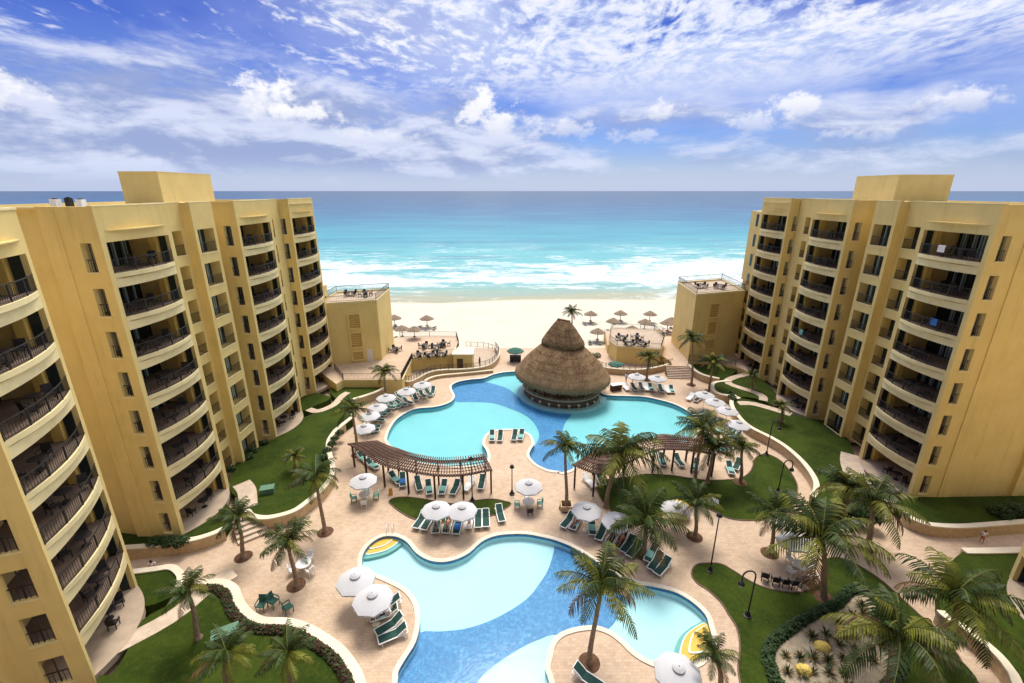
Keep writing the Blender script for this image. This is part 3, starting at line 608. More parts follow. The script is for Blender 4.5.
def path(name, pts, w, z, m='path'):
    ln = smooth_loop(pts, 4, False); b = MB(); ribbon_wall(b, ln, w, z - .02, z + .035); structure(name, b, M[m])
path('path', [(-27.5, 55.8), (-26.0, 55.2), (-24.6, 57.0), (-24.4, 60.0), (-24.0, 61.2)], 1.0, 1.0)
path('path', [(-27.3, 39.3), (-26.0, 38.0), (-24.6, 35.6)], 1.6, 1.0)
path('path', [(-26.0, 21.5), (-23.6, 24.0), (-22.6, 26.4), (-21.5, 28.0)], 1.3, 1.0)
path('path', [(35.3, 58.4), (35.9, 60.5), (33.2, 64.5), (35.0, 66.8), (38.5, 68.3)], 1.1, 1.0)
path('path', [(31.4, 57.6), (33.6, 57.3), (36.8, 54.2)], 1.2, 1.0)
path('path', [(38.0, 44.6), (36.5, 42.5), (35.2, 39.5), (35.4, 36.5)], 2.0, 1.0)
# steps up to the lawns and the deck
def flight(lab, a, b_, width, n, z0, z1):
    a = Vector((*a, 0)); b_ = Vector((*b_, 0)); d = (b_ - a); u = d.normalized(); s = Vector((-u.y, u.x, 0))
    mb = MB()
    for i in range(n):
        q0 = a + d * i / n; lo, hi = z0, z0 + (z1 - z0) * (i + 1) / n
        p = [q0 - s * width / 2, q0 + s * width / 2, b_ + s * width / 2, b_ - s * width / 2]
        mb.prism([(k.x, k.y) for k in p], lo, hi - .002 * i)
    o = mb.build('steps', M['path'], origin=(a.x, a.y, 0)); tag(o, lab, 'steps'); return o
flight('small flight of garden steps beside the leaning palm at the left lawn', (-22.6, 32.6), (-24.2, 34.6), 2.4, 5, 0, 1.0)
flight('wide stone steps from the pool deck up to the right terrace', (27.3, 68.6), (27.5, 70.8), 3.9, 8, 0, 1.5)

# ---- raised decks
for key, zz in (('deck_left', 2.2), ('deck_right', 1.5)):
    b = MB(); lp = [Vector(p) for p in D[key]]
    b.prism(lp, -.2, zz, m=1, top=0); structure('terrace', b, [M['pave'], M['wall']])
def railing_mb(mb, ln, z, h=1.0, step=.16, thick=.035):
    L = 0
    for i in range(len(ln) - 1):
        a, c = Vector((*ln[i][:2], z)), Vector((*ln[i + 1][:2], z)); d = (c - a).length
        if d < .01: continue
        mb.bar(a + Vector((0, 0, h)), c + Vector((0, 0, h)), thick * 1.6, thick); mb.bar(a + Vector((0, 0, .12)), c + Vector((0, 0, .12)), thick, thick)
        n = max(1, int(d / step))
        for j in range(n):
            p = a + (c - a) * (j + .5) / n; mb.bar(p + Vector((0, 0, .12)), p + Vector((0, 0, h)), .022)
        mb.bar(a, a + Vector((0, 0, h + .06)), .06)
    p = Vector((*ln[-1][:2], z)); mb.bar(p, p + Vector((0, 0, h + .06)), .06)
def railing(lab, pts, z, h=1.0, sm=True, step=.2):
    ln = smooth_loop(pts, 3, False) if sm else [Vector(p) for p in pts]
    mb = MB(); railing_mb(mb, ln, z, h, step); o = mb.build('railing', M['iron'], origin=(pts[0][0], pts[0][1], z)); tag(o, lab, 'railing')
dl = D['deck_left']; dr = D['deck_right']
def lowwall(lab, pts, z0, z1, w=.35, capw=.45, m='stone', sm=True):
    ln = smooth_loop(pts, 4, False) if sm else [Vector(p) for p in pts]
    t = thing('garden_wall', lab, 'garden wall', (ln[0][0], ln[0][1], z0), world_parts=True)
    b = MB(); ribbon_wall(b, ln, w, z0, z1 - .1); b.build('wall_face', M[m], t)
    b = MB(); ribbon_wall(b, ln, capw, z1 - .1, z1); b.build('cap', M['cap'], t)
sin_l = D['sin_left']
lp = [Vector(p) for p in smooth_loop(sin_l, 3, False)] + [Vector((-9.0, 84.5)), Vector((-10.4, 76.0)), Vector((-17.0, 73.0))]
b = MB(); b.poly([lp], .03); structure('walkway', b, M['patio'])
lowwall('sinuous cream topped wall edging the lower walk left of the bar', sin_l, -.05, .95)
lowwall('low curved planter kerb between the pool deck and the sinuous left wall', D['planter_wall_left'], 0, .5, .3, .4)
lowwall('curved stone wall in front of the raised right dining terrace', D['sin_right'], -.05, 1.0)
railing('curved black railing along the sinuous left wall', sin_l, .95, .85)
railing('black railing at the beach end of the lower left walk', [(-3.2, 82.4), (-5.5, 84.0), (-9.0, 84.6)], .1, 1.0)
railing('black railing along the beach side of the left terrace', [(-21.6, 84.0), (-16.0, 84.6), (-10.8, 84.3)], 2.2, 1.0, False)
railing('thick dark railing on the right end of the left dining terrace', [(-10.7, 84.2), (-9.7, 79.0), (-9.65, 75.0)], 2.2, 1.0, False, .12)
railing('railing along the top of the yellow wall left of the brown door', [(-9.9, 74.4), (-12.3, 73.4), (-14.4, 72.9), (-16.8, 72.1)], 2.2, 1.0, False)
railing('dark sloping railing beside the yellow wall of the left terrace', [(-16.8, 72.0), (-16.55, 63.4)], 2.2, 1.0, False, .12)
railing('black railing on the curved wall in front of the right dining terrace', D['sin_right'], 1.0, .7)
railing('black railing on the grass edge in front of the left annex', [(-25.2, 63.1), (-19.0, 63.1), (-16.6, 63.3)], 2.2, 1.0, False)
railing('dark railing joining the left annex terrace to the hotel block', [(-25.3, 63.2), (-28.0, 67.2)], 2.2, 1.0, False)
railing('black railing in front of the right annex doors', [dr[7], dr[8], dr[9]], 1.5, 1.0, False)
railing('black railing on the beach side of the right terrace', [dr[13], (31.0, 90.0)], 1.5, 1.0, False)
# yellow dining terrace standing on the right deck
def resto(lab, pts, z0, z1):
    t = thing('raised_terrace', lab, 'terrace', (pts[0][0], pts[0][1], z0), world_parts=True)
    lp = [Vector(p) for p in pts]
    b = MB(); b.prism(lp, z0, z1); b.build('wall', M['wall'], t)
    b = MB(); b.poly([lp], z1 + .01); b.build('floor', M['patio'], t)
    b = MB(); strip(b, lp, offset(lp, .12), z1 - .25, z1 + .06, closed=True); b.build('cap', M['trim'], t)
    b = MB(); railing_mb(b, lp[1:] + lp[:2], z1 + .06, .9, .22); b.build('railing', M['iron'], t)
    return t
tr = resto('yellow walled dining terrace with dark chairs right of the thatched bar', D['resto_right'], -.1, 3.1)
b = MB(); strip(b, [Vector(p) for p in dl[3:9]], offset([Vector(p) for p in dl[3:9]], .14, False), 2.0, 2.26); o = b.build('terrace_cap', M['trim'], origin=(dl[3][0], dl[3][1], 2.2)); tag(o, kind='structure')
t = thing('bar_hut', 'small flat roofed yellow hut with a brown door on the lower left walk', 'hut', (-8.2, 73.0, 0), world_parts=True)
b = MB(); b.box(-9.9, -6.7, 72.4, 75.6, 0, 2.75); b.build('wall', M['wall'], t)
b = MB(); b.box(-10.1, -6.5, 72.2, 75.8, 2.75, 2.95); b.build('roof', M['cap'], t)
b = MB(); b.box(-9.3, -8.3, 72.34, 72.4, .05, 2.1); b.build('door', M['darkdoor'], t)

# ================================================================== hotel blocks
Z0, SH, NF = 1.0, 3.18, 8
PAR = 28.0
def zf(k): return Z0 + SH * k
LIP, DROP = .18, .85
class Wing:
    """facade frame: s along the facade, n outward, z up"""
    def __init__(w, ox, oy, dx, dy, nx, ny, root, far_first):
        w.o = Vector((ox, oy, 0)); w.d = Vector((dx, dy, 0)); w.n = Vector((nx, ny, 0)); w.root = root
        w.base = Vector(root['_o'])
    def T(w, p): return w.o + w.d * p.x + w.n * p.y + Vector((0, 0, p.z))
    def mb(w): m = MB(); m.T = w.T; return m
def arc(s0, s1, n0, bulge, k=14):
    c = (s0 + s1) / 2; h = (s1 - s0) / 2
    return [(c + h * (2 * i / k - 1), n0 + bulge * (1 - (2 * i / k - 1) ** 2)) for i in range(k + 1)]
def plank(mb, line, nb, z0, z1, m=None):
    """solid between a curved front line and the straight back n=nb"""
    lp = [Vector((p[0], p[1])) for p in line] + [Vector((line[-1][0], nb)), Vector((line[0][0], nb))]
    mb.poly([lp], z1, m); mb.poly([lp], z0, m); mb.skirt(lp, z0, z1, m)
def bay(w, W, s0, s1, n0, side_lo, side_hi, nc, floors=range(NF), pier=(.4, .45), top=PAR, wins=(.7, 1.5), bu=.58):
    root = w.root; a, c = s0 + pier[0], s1 - pier[1]
    zt = zf(floors[-1])
    # head wall and top
    W.box(s0, s1, n0 - .3, n0, zt + SH - DROP, top)
    # side fins, with openings towards the camera side
    for (sa, sb, openings) in ((s0, a, side_lo), (c, s1, side_hi)):
        if not openings: W.box(sa, sb, nc, n0, Z0 - .5, zt + SH - DROP); W.box(sa, sb, nc, n0 - .3, zt + SH - DROP, top)
        else:
            W.box(sa, sb, n0 - wins[0], n0, Z0 - .5, zt + SH - DROP); W.box(sa, sb, nc, n0 - wins[1], Z0 - .5, zt + SH - DROP)
            W.box(sa, sb, nc, n0 - .3, zt + SH - DROP, top)
            for k in floors:
                lo = zf(k) + .3; hi = zf(k) + 2.33
                W.box(sa, sb, n0 - wins[1], n0 - wins[0], (Z0 - .5) if k == floors[0] else zf(k - 1) + 2.33, lo)
                m = w.mb(); e = sa if openings == 1 else sb; u = -1 if openings == 1 else 1
                m.box(min(e, e + u * .06), max(e, e + u * .06), n0 - wins[1] - .06, n0 - wins[0] + .06, lo - .1, lo + .012)
                wi = m.build('window', M['trim'], root)
                m = w.mb(); mid = (sa + sb) / 2
                m.bar((mid, n0 - wins[1], lo + .85), (mid, n0 - wins[0], lo + .85), .05)
                for j in range(5): q = n0 - wins[1] + (wins[1] - wins[0]) * (j + .5) / 5; m.bar((mid, q, lo), (mid, q, lo + .85), .025)
                m.bar((mid + .05, n0 - (wins[0] + wins[1]) / 2, lo), (mid + .05, n0 - (wins[0] + wins[1]) / 2, hi), .06)
                g = m.build('railing', M['iron'], root); g.parent = wi
    for k in floors:
        z = zf(k)
        if k > floors[0] or k > 0:
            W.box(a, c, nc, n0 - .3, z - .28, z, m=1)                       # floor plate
            W.box(a, c, n0 - .3, n0, z - DROP, z)                            # band under it
            m = w.mb(); plank(m, arc(a, c, n0 + .003, bu + .06), n0 + .003, z - .14, z + LIP); plank(m, arc(a + .02, c - .02, n0 + .003, .08), n0 + .003, z - .24, z - .142); plank(m, arc(a + .02, c - .02, n0 + .003, bu * .58), n0 + .003, z - DROP, z - .242)
            bal = m.build('balcony', M['trim'], root)
            m = w.mb(); plank(m, arc(a + .1, c - .1, n0, bu - .06), n0 - .3, z + LIP, z + LIP + .01); m.box(a + .01, c - .01, nc + .01, n0 - .3, z + .005, z + .02); g = m.build('floor', M['floor'], root); g.parent = bal
            m = w.mb(); ln = arc(a + .05, c - .05, n0, bu - .04, 12)
            rail_local(m, ln, z + LIP, .95, .17); g = m.build('railing', M['iron'], root); g.parent = bal
        else:
            m = w.mb(); plank(m, arc(s0 + .1, s1 - .1, n0, 1.3), nc + .01, z - .4, z + .06); m.build('patio', M['patio'], root)
        # back of the recess: glazed doors, curtains, partition with sunlight in its colour
        L = c - a; g0, g1 = a + L * .50, a + L * .96
        m = w.mb(); m.box(g0, g1, nc, nc + .06, z + .06, z + 2.25); dr_ = m.build('sliding_door', M['glass'], root)
        m = w.mb()
        for q in (g0, g0 + (g1 - g0) * .33, g0 + (g1 - g0) * .66, g1): m.box(q - .04, q + .04, nc + .06, nc + .10, z + .06, z + 2.25)
        g = m.build('frame', M['iron'], root); g.parent = dr_
        r_ = random.Random(int(z * 7 + s0 * 13))
        for q in range(3):
            if r_.random() < .75:
                q0 = g0 + (g1 - g0) * (q / 3 + .03); m = w.mb(); m.box(q0, q0 + (g1 - g0) * r_.uniform(.10, .26), nc + .064, nc + .075, z + .1, z + 2.2)
                g = m.build('curtain', M['curtain'], root); g.parent = dr_
        m = w.mb(); m.box(c - .34, c - .002, n0 - 1.5, n0 - .95, z + .05, z + SH - .3); m.build('partition', M['sunlit_gold'], root)
        m = w.mb(); m.box(c - .06, c - .002, n0 - .85, n0 - .3, z + .05, z + 2.25); m.build('dark_gap_panel', M['glass'], root)  # dark sheet standing in for the dark gap beside the partition
    # moulding over the top opening
    m = w.mb(); plank(m, arc(a + .15, c - .15, n0 + .003, .40), n0 + .003, zt + SH - .10, zt + SH - .02); m.build('moulding', M['wall'], root)
def rail_local(m, ln, z, h, step):
    for i in range(len(ln) - 1):
        p, q = Vector((*ln[i], z)), Vector((*ln[i + 1], z)); d = (q - p).length
        m.bar(p + Vector((0, 0, h)), q + Vector((0, 0, h)), .06, .05); m.bar(p + Vector((0, 0, .1)), q + Vector((0, 0, .1)), .03, .03)
        n = max(1, round(d / step))
        for j in range(n): e = p + (q - p) * (j + .5) / n; m.bar(e + Vector((0, 0, .1)), e + Vector((0, 0, h)), .020)
        if i % 3 == 0: m.bar(p, p + Vector((0, 0, h)), .055)
def column(w, W, s0, s1, n0, a, c, nc, floors=range(NF), top=PAR, depth=1.05, name='balcony'):
    root = w.root; nb = n0 - depth; zt = zf(floors[-1])
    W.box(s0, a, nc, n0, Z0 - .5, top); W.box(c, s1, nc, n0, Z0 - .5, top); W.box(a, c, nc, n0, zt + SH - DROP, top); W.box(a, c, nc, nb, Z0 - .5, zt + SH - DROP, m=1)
    for k in floors:
        z = zf(k)
        if k > 0: W.box(a, c, nb, n0, z - DROP, z + .1)
        m = w.mb(); m.box(a - .05, c + .05, n0 + .002, n0 + .06, z + .04, z + .14)
        bal = m.build(name, M['trim'], root)
        m = w.mb(); rail_local(m, [(a, n0 - .08), (c, n0 - .08)], z + .1, .95, .12); g = m.build('railing', M['iron'], root); g.parent = bal
        m = w.mb(); L = c - a; m.box(a + L * .26, c - .02, nb, nb + .05, z + .1, z + 2.25); d = m.build('sliding_door', M['glass'], root)
        m = w.mb(); m.box(a + L * .60, a + L * .66, nb + .05, nb + .09, z + .1, z + 2.25); m.box(a + L * .30, a + L * .34, nb + .05, nb + .09, z + .1, z + 2.25); g = m.build('frame', M['iron'], root); g.parent = d
        m = w.mb(); r_ = random.Random(int(z * 5 + s0 * 3)); m.box(a + L * .68, a + L * (.70 + r_.uniform(.08, .2)), nb + .052, nb + .06, z + .12, z + 2.2); g = m.build('curtain', M['curtain'], root); g.parent = d

def main_block(root, ox, mirror, Y0, name_l):
    sx = -1 if mirror else 1
    w = Wing(ox, Y0, 0, 1, sx, 0, root, None)
    W = w.mb()
    bay(w, W, 0, 6.9, 0, 1, 0, -3.3)
    column(w, W, 6.9, 11.2, -1.9, 7.6, 10.8, -3.3)
    column(w, W, 11.2, 14.4, -1.0, 11.6, 14.0, -3.3, depth=1.05)
    bay(w, W, 16.4, 23.5, 0, 1, 0, -3.3)
    column(w, W, 23.5, 29.4, -1.9, 24.6, 27.6, -3.3)
    n3 = -.6
    bay(w, W, 29.5, 37.0, n3, 1, 0, -3.3)
    if not mirror: column(w, W, 37.0, 41.4, -1.9, 37.8, 40.6, -3.3, floors=range(4), top=zf(4) + .9)
    else: column(w, W, 37.0, 41.4, -1.6, 37.8, 40.6, -3.3, floors=range(4), top=zf(4) + .9)
    # solid core, end wall pilasters, parapet
    W.box(.45, 37.0, -17, -3.3, Z0 - 1.0, PAR - .7)
    W.box(14.4, 16.4, -3.3, -3.0, Z0 - 1, PAR)
    W.box(-.07, .38, -3.75, -2.6, Z0 - 1, PAR + .01)
    W.box(.1, .45, -10.5, -9.9, Z0 - 1, PAR)
    for (a0, a1, b0, b1) in ((.45, .75, -17, -3.7), (36.7, 37.0, -17, -3.3), (.75, 36.7, -17, -16.7)):
        W.box(a0, a1, b0, b1, PAR - .7, PAR - .15)
    if mirror:
        W.box(37.02, 41.2, -12, -1.2, zf(4) + .9, 25.9)
    else:
        W.box(37.02, 41.4, -12, -3.3, Z0 - 1, 13.0)
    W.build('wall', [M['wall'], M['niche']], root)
    R = w.mb(); R.box(.75, 36.7, -16.7, -3.3, PAR - .7, PAR - .62)
    for q in ((.3, 6.6), (16.7, 23.2), (29.8, 36.7)): R.box(q[0], q[1], -3.0, -.35, PAR - .62, PAR - .60)
    R.build('roof', M['roof'], root)
    P = w.mb()
    for (a0, a1, n0) in ((0, 6.9, 0), (16.4, 23.5, 0), (29.5, 37.0, -.6)): P.box(a0 - .02, a1 + .02, n0 - .33, n0 + .02, PAR, PAR + .07)
    for (a0, a1, n0) in ((6.94, 11.2, -1.9), (11.2, 14.4, -1.0), (23.54, 29.4, -1.9)): P.box(a0, a1, n0 - .33, n0 + .02, PAR, PAR + .05)
    P.box(.04, .50, -17, -3.0, PAR - .15, PAR - .03)
    P.build('parapet_cap', M['trim'], root)
    if mirror: y0, y1, n_, dp = 59.1 - Y0, 66.3 - Y0, -8.7, 6.7
    else: y0, y1, n_, dp = 49.4 - Y0, 58.0 - Y0, -7.8, 4.0
    H = w.mb(); H.box(y0, y1, n_ - dp, n_, PAR - .62, 30.85); ph = H.build('penthouse', M['wall'], root)
    H = w.mb(); H.box(y0 - .06, y1 + .06, n_ - dp - .03, n_ + .03, 30.85, 30.9); g = H.build('cap', M['trim'], root); g.parent = ph
    if mirror:
        m = w.mb()
        for k in range(4, 8): m.box(38.6, 39.3, -1.2, -1.16, zf(k) + .3, zf(k) + 2.2)
        m.build('window', M['glass'], root)
    return w
left = thing('hotel_block', 'yellow hotel block along the left side with three stacks of curved balconies', 'hotel', (-28.2, 31.9, 1.0), world_parts=True)
wl = main_block(left, -28.2, False, 31.9, 'left')
right = thing('hotel_block', 'yellow hotel block along the right side with three stacks of curved balconies', 'hotel', (38.4, 37.2, 1.0), world_parts=True)
wr = main_block(right, 38.4, True, 37.2, 'right')

def corner_tower(lab, ox, oy, dx, dy, nx, ny, nc=-3.3, extra=True):
    root = thing('hotel_tower', lab, 'hotel', (ox, oy, 1.0), world_parts=True)
    w = Wing(ox, oy, dx, dy, nx, ny, root, None); W = w.mb()
    bay(w, W, 0, 7.5, 0, 1, 0, nc, pier=(.24, .36), wins=(.9, 2.1), bu=.46)
    W.box(.45, 7.47, -11, nc, Z0 - 1, PAR - .7); W.box(7.2, 7.47, -11, nc, PAR - .7, PAR - .1); W.box(.003, .45, -4.0, nc, Z0 - 1, PAR)
    if extra:
        column(w, W, -8.0, 0.0, nc - .1, -6.8, -.55, nc - 2.5, depth=1.9)
        W.box(-8.0, 0, -11, nc - 2.5, Z0 - 1, PAR - .7)
    W.build('wall', [M['wall'], M['niche']], root)
    R = w.mb(); R.box(.3, 7.2, -11, -.35, PAR - .7, PAR - .61); R.build('roof', M['roof'], root)
    P = w.mb(); P.box(-.04, 7.54, -.36, .05, PAR, PAR + .12); P.box(7.16, 7.54, -11, -.36, PAR - .1, PAR + .02); P.build('parapet_cap', M['trim'], root)
    return w
wa = corner_tower('nearest hotel tower at the left edge with wide curved balconies cut by the frame', -25.3, 19.9, -.371, .928, .928, .371)
wb = corner_tower('sliver of a hotel tower at the lower right edge of the frame', 35.2, 20.6, .371, .928, -.928, .371, extra=False)

def annex(lab, corner, side, left_pt, zt, zb, wins, door, m_chairs):
    (cx, cy), (bx, by), (lx, ly) = corner, side, left_pt
    root = thing('annex_building', lab, 'building', (cx, cy, zb), world_parts=True)
    u = Vector((lx - cx, ly - cy)); back = Vector((bx - cx, by - cy))
    lp = [Vector((cx, cy)), Vector((bx, by)), Vector((lx, ly)) + back, Vector((lx, ly))]
    b = MB(); b.prism(lp, zb - 1.2, zt); b.build('wall', M['wall'], root)
    b = MB(); b.poly([offset(lp, -.25)], zt + .02); b.build('roof_terrace', M['patio'], root)
    b = MB(); strip(b, offset(lp, -.28), offset(lp, .06), zt - .02, zt + .28, closed=True); b.build('parapet', M['trim'], root)
    L = u.length; u.normalize(); nrm = Vector((-u.y, u.x)); 
    if nrm.y > 0: nrm = -nrm
    def T(p): q = Vector((cx, cy)) + u * p.x + nrm * p.y; return Vector((q.x, q.y, p.z))
    for (a0, a1, z0, z1) in wins:
        b = MB(); b.T = T; b.box(a0, a1, .0, .03, z0, z1); o = b.build('blind_window', M['niche'], root)
        b = MB(); b.T = T
        b.box(a0 - .25, a0, 0, .16, z0 - .2, z1 + .2); b.box(a1, a1 + .25, 0, .16, z0 - .2, z1 + .2); b.box(a0, a1, 0, .16, z1, z1 + .2); b.box(a0, a1, 0, .16, z0 - .2, z0)
        for k in range(1, 6): b.box(a0, a1, .03, .06, z0 + (z1 - z0) * k / 6, z0 + (z1 - z0) * k / 6 + .05)
        g = b.build('frame', M['wall'], root); g.parent = o
    if door: b = MB(); b.T = T; b.box(door[0], door[1], 0, .05, zb, zb + 2.1); b.build('door', M['door'], root)
    b = MB(); railing_mb(b, offset(lp, -.12) + [offset(lp, -.12)[0]], zt + .28, .95, .25, .055); b.build('railing', M['iron'], root)
    return root, lp
an_l, lpl = annex('low yellow annex with roof terrace at the sea end of the left block', (-21.7, 71.6), (-21.9, 80.5), (-30.2, 68.9), 12.2, 2.2, [(2.9, 4.5, 8.1, 10.3), (2.9, 4.5, 4.9, 7.2), (2.9, 4.5, 2.7, 4.0)], (1.4, 2.3), None)
an_r, lpr = annex('low yellow annex with roof terrace at the sea end of the right block', (30.0, 73.0), (30.6, 83.5), (39.5, 76.2), 12.8, 1.8, [(3.2, 4.9, 8.9, 11.1), (3.2, 4.9, 5.9, 8.0), (3.2, 4.9, 3.3, 4.9)], None, None)

# ================================================================== balcony furniture
def mk_chair():
    t = thing('balcony_chair', 'x', 'chair')
    b = MB(); b.box(-.26, .26, -.26, .26, .38, .44); b.build('seat', M['wicker'], t)
    b = MB(); b.obox((0, .27, .70), .50, .05, .55, 0, rad(-10)); b.build('backrest', M['wicker'], t)
    for sx in (-1, 1):
        b = MB(); b.bar((sx * .28, -.26, .62), (sx * .28, .28, .62), .05, .04); b.bar((sx * .28, -.24, .4), (sx * .28, -.24, .62), .04); b.build('armrest', M['wicker'], t)
        for sy in (-1, 1): b = MB(); b.bar((sx * .23, sy * .23, 0), (sx * .23, sy * .23, .38), .05); b.build('leg', M['wicker'], t)
    return t
def mk_btable():
    t = thing('balcony_table', 'x', 'table')
    b = MB(); b.lathe([(0, .72), (.45, .72), (.45, .75), (0, .75)], 16); b.build('tabletop', M['wicker'], t)
    b = MB(); b.tube([(0, 0, .02), (0, 0, .72)], .04, 6); b.lathe([(0, .03), (.25, .03), (.25, 0)], 10); b.build('pedestal', M['wicker'], t)
    return t
ORD = ['ground', 'second', 'third', 'fourth', 'fifth', 'sixth', 'seventh', 'top']
def furnish(w, s0, s1, n0, desc, flip):
    rz0 = math.atan2(w.n.y, w.n.x)
    for k in range(NF):
        z = zf(k) + (.06 if k == 0 else .19); c = (s0 + s1) / 2; r_ = random.Random(k * 31 + int(s0) + int(n0 * 3) + len(desc))
        spots = []
        c += r_.uniform(-1.0, 1.0)
        p = w.T(Vector((c, n0 - .5 + r_.uniform(-.3, .2), z))); place('btable', mk_btable, p, 0, 'dark round table on the %s floor balcony, %s' % (ORD[k], desc), group='balcony tables', cat='table')
        for sd_, wd in ((-1, 'near'), (1, 'far')):
            p = w.T(Vector((c + sd_ * (.95 + r_.uniform(0, .25)), n0 - .5 + r_.uniform(-.5, .35), z)))
            place('bchair', mk_chair, p, rz0 + PI / 2 + sd_ * rad(-70 + r_.uniform(-25, 25)), 'dark chair on the %s side, %s floor balcony, %s' % ('near' if sd_ < 0 else 'far', ORD[k], desc), group='balcony chairs', cat='chair')
furnish(wl, .4, 6.5, 0, 'nearest stack of left block', 0)
furnish(wl, 16.8, 23, 0, 'middle stack of left block', 0)
furnish(wl, 30, 36.5, -.6, 'sea end stack of left block', 0)
furnish(wr, .4, 6.5, 0, 'nearest stack of right block', 0)
furnish(wr, 16.8, 23, 0, 'middle stack of right block', 0)
furnish(wr, 30, 36.5, -.6, 'sea end stack of right block', 0)
furnish(wa, .4, 7, 0, 'tower at the left edge', 0)

def hung_towel(w, s, n, z, m, lab):
    mb = w.mb(); mb.box(s - .35, s + .35, n + .03, n + .06, z - .55, z + .04); mb.box(s - .35, s + .35, n - .07, n + .03, z + .01, z + .04)
    p = w.T(Vector((s, n, z))); o = mb.build('towel', M[m], origin=p); tag(o, lab, 'towel')
hung_towel(wr, 2.4, .44, zf(5) + 1.16, 'bluet', 'blue towel over a railing in the nearest stack of the right block')
hung_towel(wr, 20.0, .54, zf(3) + 1.16, 'aqua', 'aqua towel over a railing in the middle stack of the right block')
hung_towel(wr, 3.6, .54, zf(7) + 1.16, 'cloth_w', 'white towel over the top railing of the right block')
def pot_plant(w, s, n, z, lab):
    p = w.T(Vector((s, n, z))); t = thing('potted_plant', lab, 'plant', p); r = random.Random(5)
    b = MB(); b.lathe([(0, 0), (.16, 0), (.22, .34), (.18, .34), (0, .3)], 12); b.build('pot', M['slat'], t)
    b = MB()
    for k in range(70):
        a = r.uniform(0, 6.28); e = r.uniform(.2, 1.4); L = r.uniform(.3, .7); sd_ = Vector((-math.sin(a), math.cos(a), 0)) * .05; d = Vector((math.cos(a) * math.cos(e), math.sin(a) * math.cos(e), math.sin(e)))
        b.add([Vector((0, 0, .33)) - sd_ * .3, Vector((0, 0, .33)) + d * L * .6 + sd_, Vector((0, 0, .33)) + d * L, Vector((0, 0, .33)) + d * L * .6 - sd_], [(0, 1, 2, 3)])
    b.build('leaves', M['frond'], t)
pot_plant(wl, 1.0, -.3, zf(5) + .19, 'green potted plant on a balcony in the nearest stack of the left block')

for i, (x, y, s_, h) in enumerate([(-43.2, 45.2, .6, .98), (-42.1, 45.4, .45, 1.08), (-40.6, 45.0, .55, .95), (52.6, 47.4, .5, 1.1), (50.2, 44.0, .5, 1.0)]):
    t = thing('rooftop_unit', ['white rooftop unit farthest left on the left block roof', 'small dark rooftop unit between two white ones on the left roof', 'white rooftop unit nearest the penthouse on the left block', 'dark rooftop unit on the right block roof', 'pale rooftop unit at the far right of the roof'][i], 'rooftop unit', (x, y, PAR - .7))
    m_ = ['white', 'iron', 'white', 'iron', 'white'][i]
    b = MB(); b.box(-s_ / 2, s_ / 2, -s_ / 2, s_ / 2, .15, h); b.build('casing', M[m_], t)
    b = MB(); b.lathe([(0, h + .08), (s_ * .35, h + .08), (s_ * .35, h)], 14); b.build('fan_guard', M['iron'], t)
    for q in (-.4, .4): b = MB(); b.box(q * s_ - .06, q * s_ + .06, -s_ / 2, s_ / 2, 0, .15); b.build('foot', M['iron'], t)

def nth(i): return ['first', 'second', 'third', 'fourth', 'fifth', 'sixth', 'seventh', 'eighth', 'ninth', 'tenth', 'eleventh', 'twelfth', 'thirteenth', 'fourteenth'][i]

# ================================================================== palms
def frond(mb, az, el, L, droop, w, m, rnd, tw=0.0):
    n = 9; pts = []; p = Vector((0, 0, 0)); e = el
    ca, sa = math.cos(az), math.sin(az)
    seg = L / n
    for i in range(n + 1):
        pts.append(p.copy())
        p = p + Vector((ca * math.cos(e), sa * math.cos(e), math.sin(e))) * seg
        e -= droop / n * (0.6 + .9 * i / n)
    mb.tube(pts, [.035 * L / 3 * (1 - .8 * i / n) + .006 for i in range(n + 1)], 4, m=3 if m == 0 else m, cap=False)
    side0 = Vector((-sa, ca, 0))
    K = 24
    for k in range(2, K):
        t = k / K * n; i = min(int(t), n - 1); q = pts[i].lerp(pts[i + 1], t - i); d = (pts[i + 1] - pts[i]).normalized()
        up = side0.cross(d).normalized() * -1
        if up.z < 0: up = -up
        u = k / K; ll = w * (math.sin(PI * min(1, u * .92 + .10)) ** .6) * rnd.uniform(.8, 1.12)
        for sg in (-1, 1):
            if rnd.random() < .05: continue
            dr = rnd.uniform(.10, .55)
            dirv = (side0 * sg * .82 + d * .62 - up * dr * .5 + Vector((0, 0, -.25 - dr * .5))).normalized()
            mid = q + dirv * ll * .55 + Vector((0, 0, .03)); tip = q + dirv * ll + Vector((0, 0, -.16 * ll))
            wd = d * (.034 * L / 3 + .012)
            mb.add([q - wd, q + wd, mid + wd * .9, mid - wd * .9, tip], [(0, 1, 2, 3), (3, 2, 4)], m)
def crown_mesh(seed, nf=19, sparse=0):
    rnd = random.Random(seed); mb = MB()
    for i in range(nf):
        az = i * 2.399 + rnd.uniform(-.3, .3); f = i / nf
        el = rad(78 - 88 * f + rnd.uniform(-8, 8)); L = rnd.uniform(.86, 1.08) * (.72 + .28 * min(1, f * 2.5))
        r = rnd.random(); m = 2 if (f > .88 and r < .6) else 1 if (r < .26 + .34 * f) else 0
        frond(mb, az, el, 3.0 * L, rad(rnd.uniform(62, 100) + 12 * (1 - f)), .78, m, rnd)
    return mb.build('crown', [M['frond'], M['frond_y'], M['frond_d'], M['rib']])
CROWNS = [crown_mesh(s) for s in (3, 11, 23, 37, 58)]
CM = [c.data for c in CROWNS]
for c in CROWNS: bpy.data.objects.remove(c)
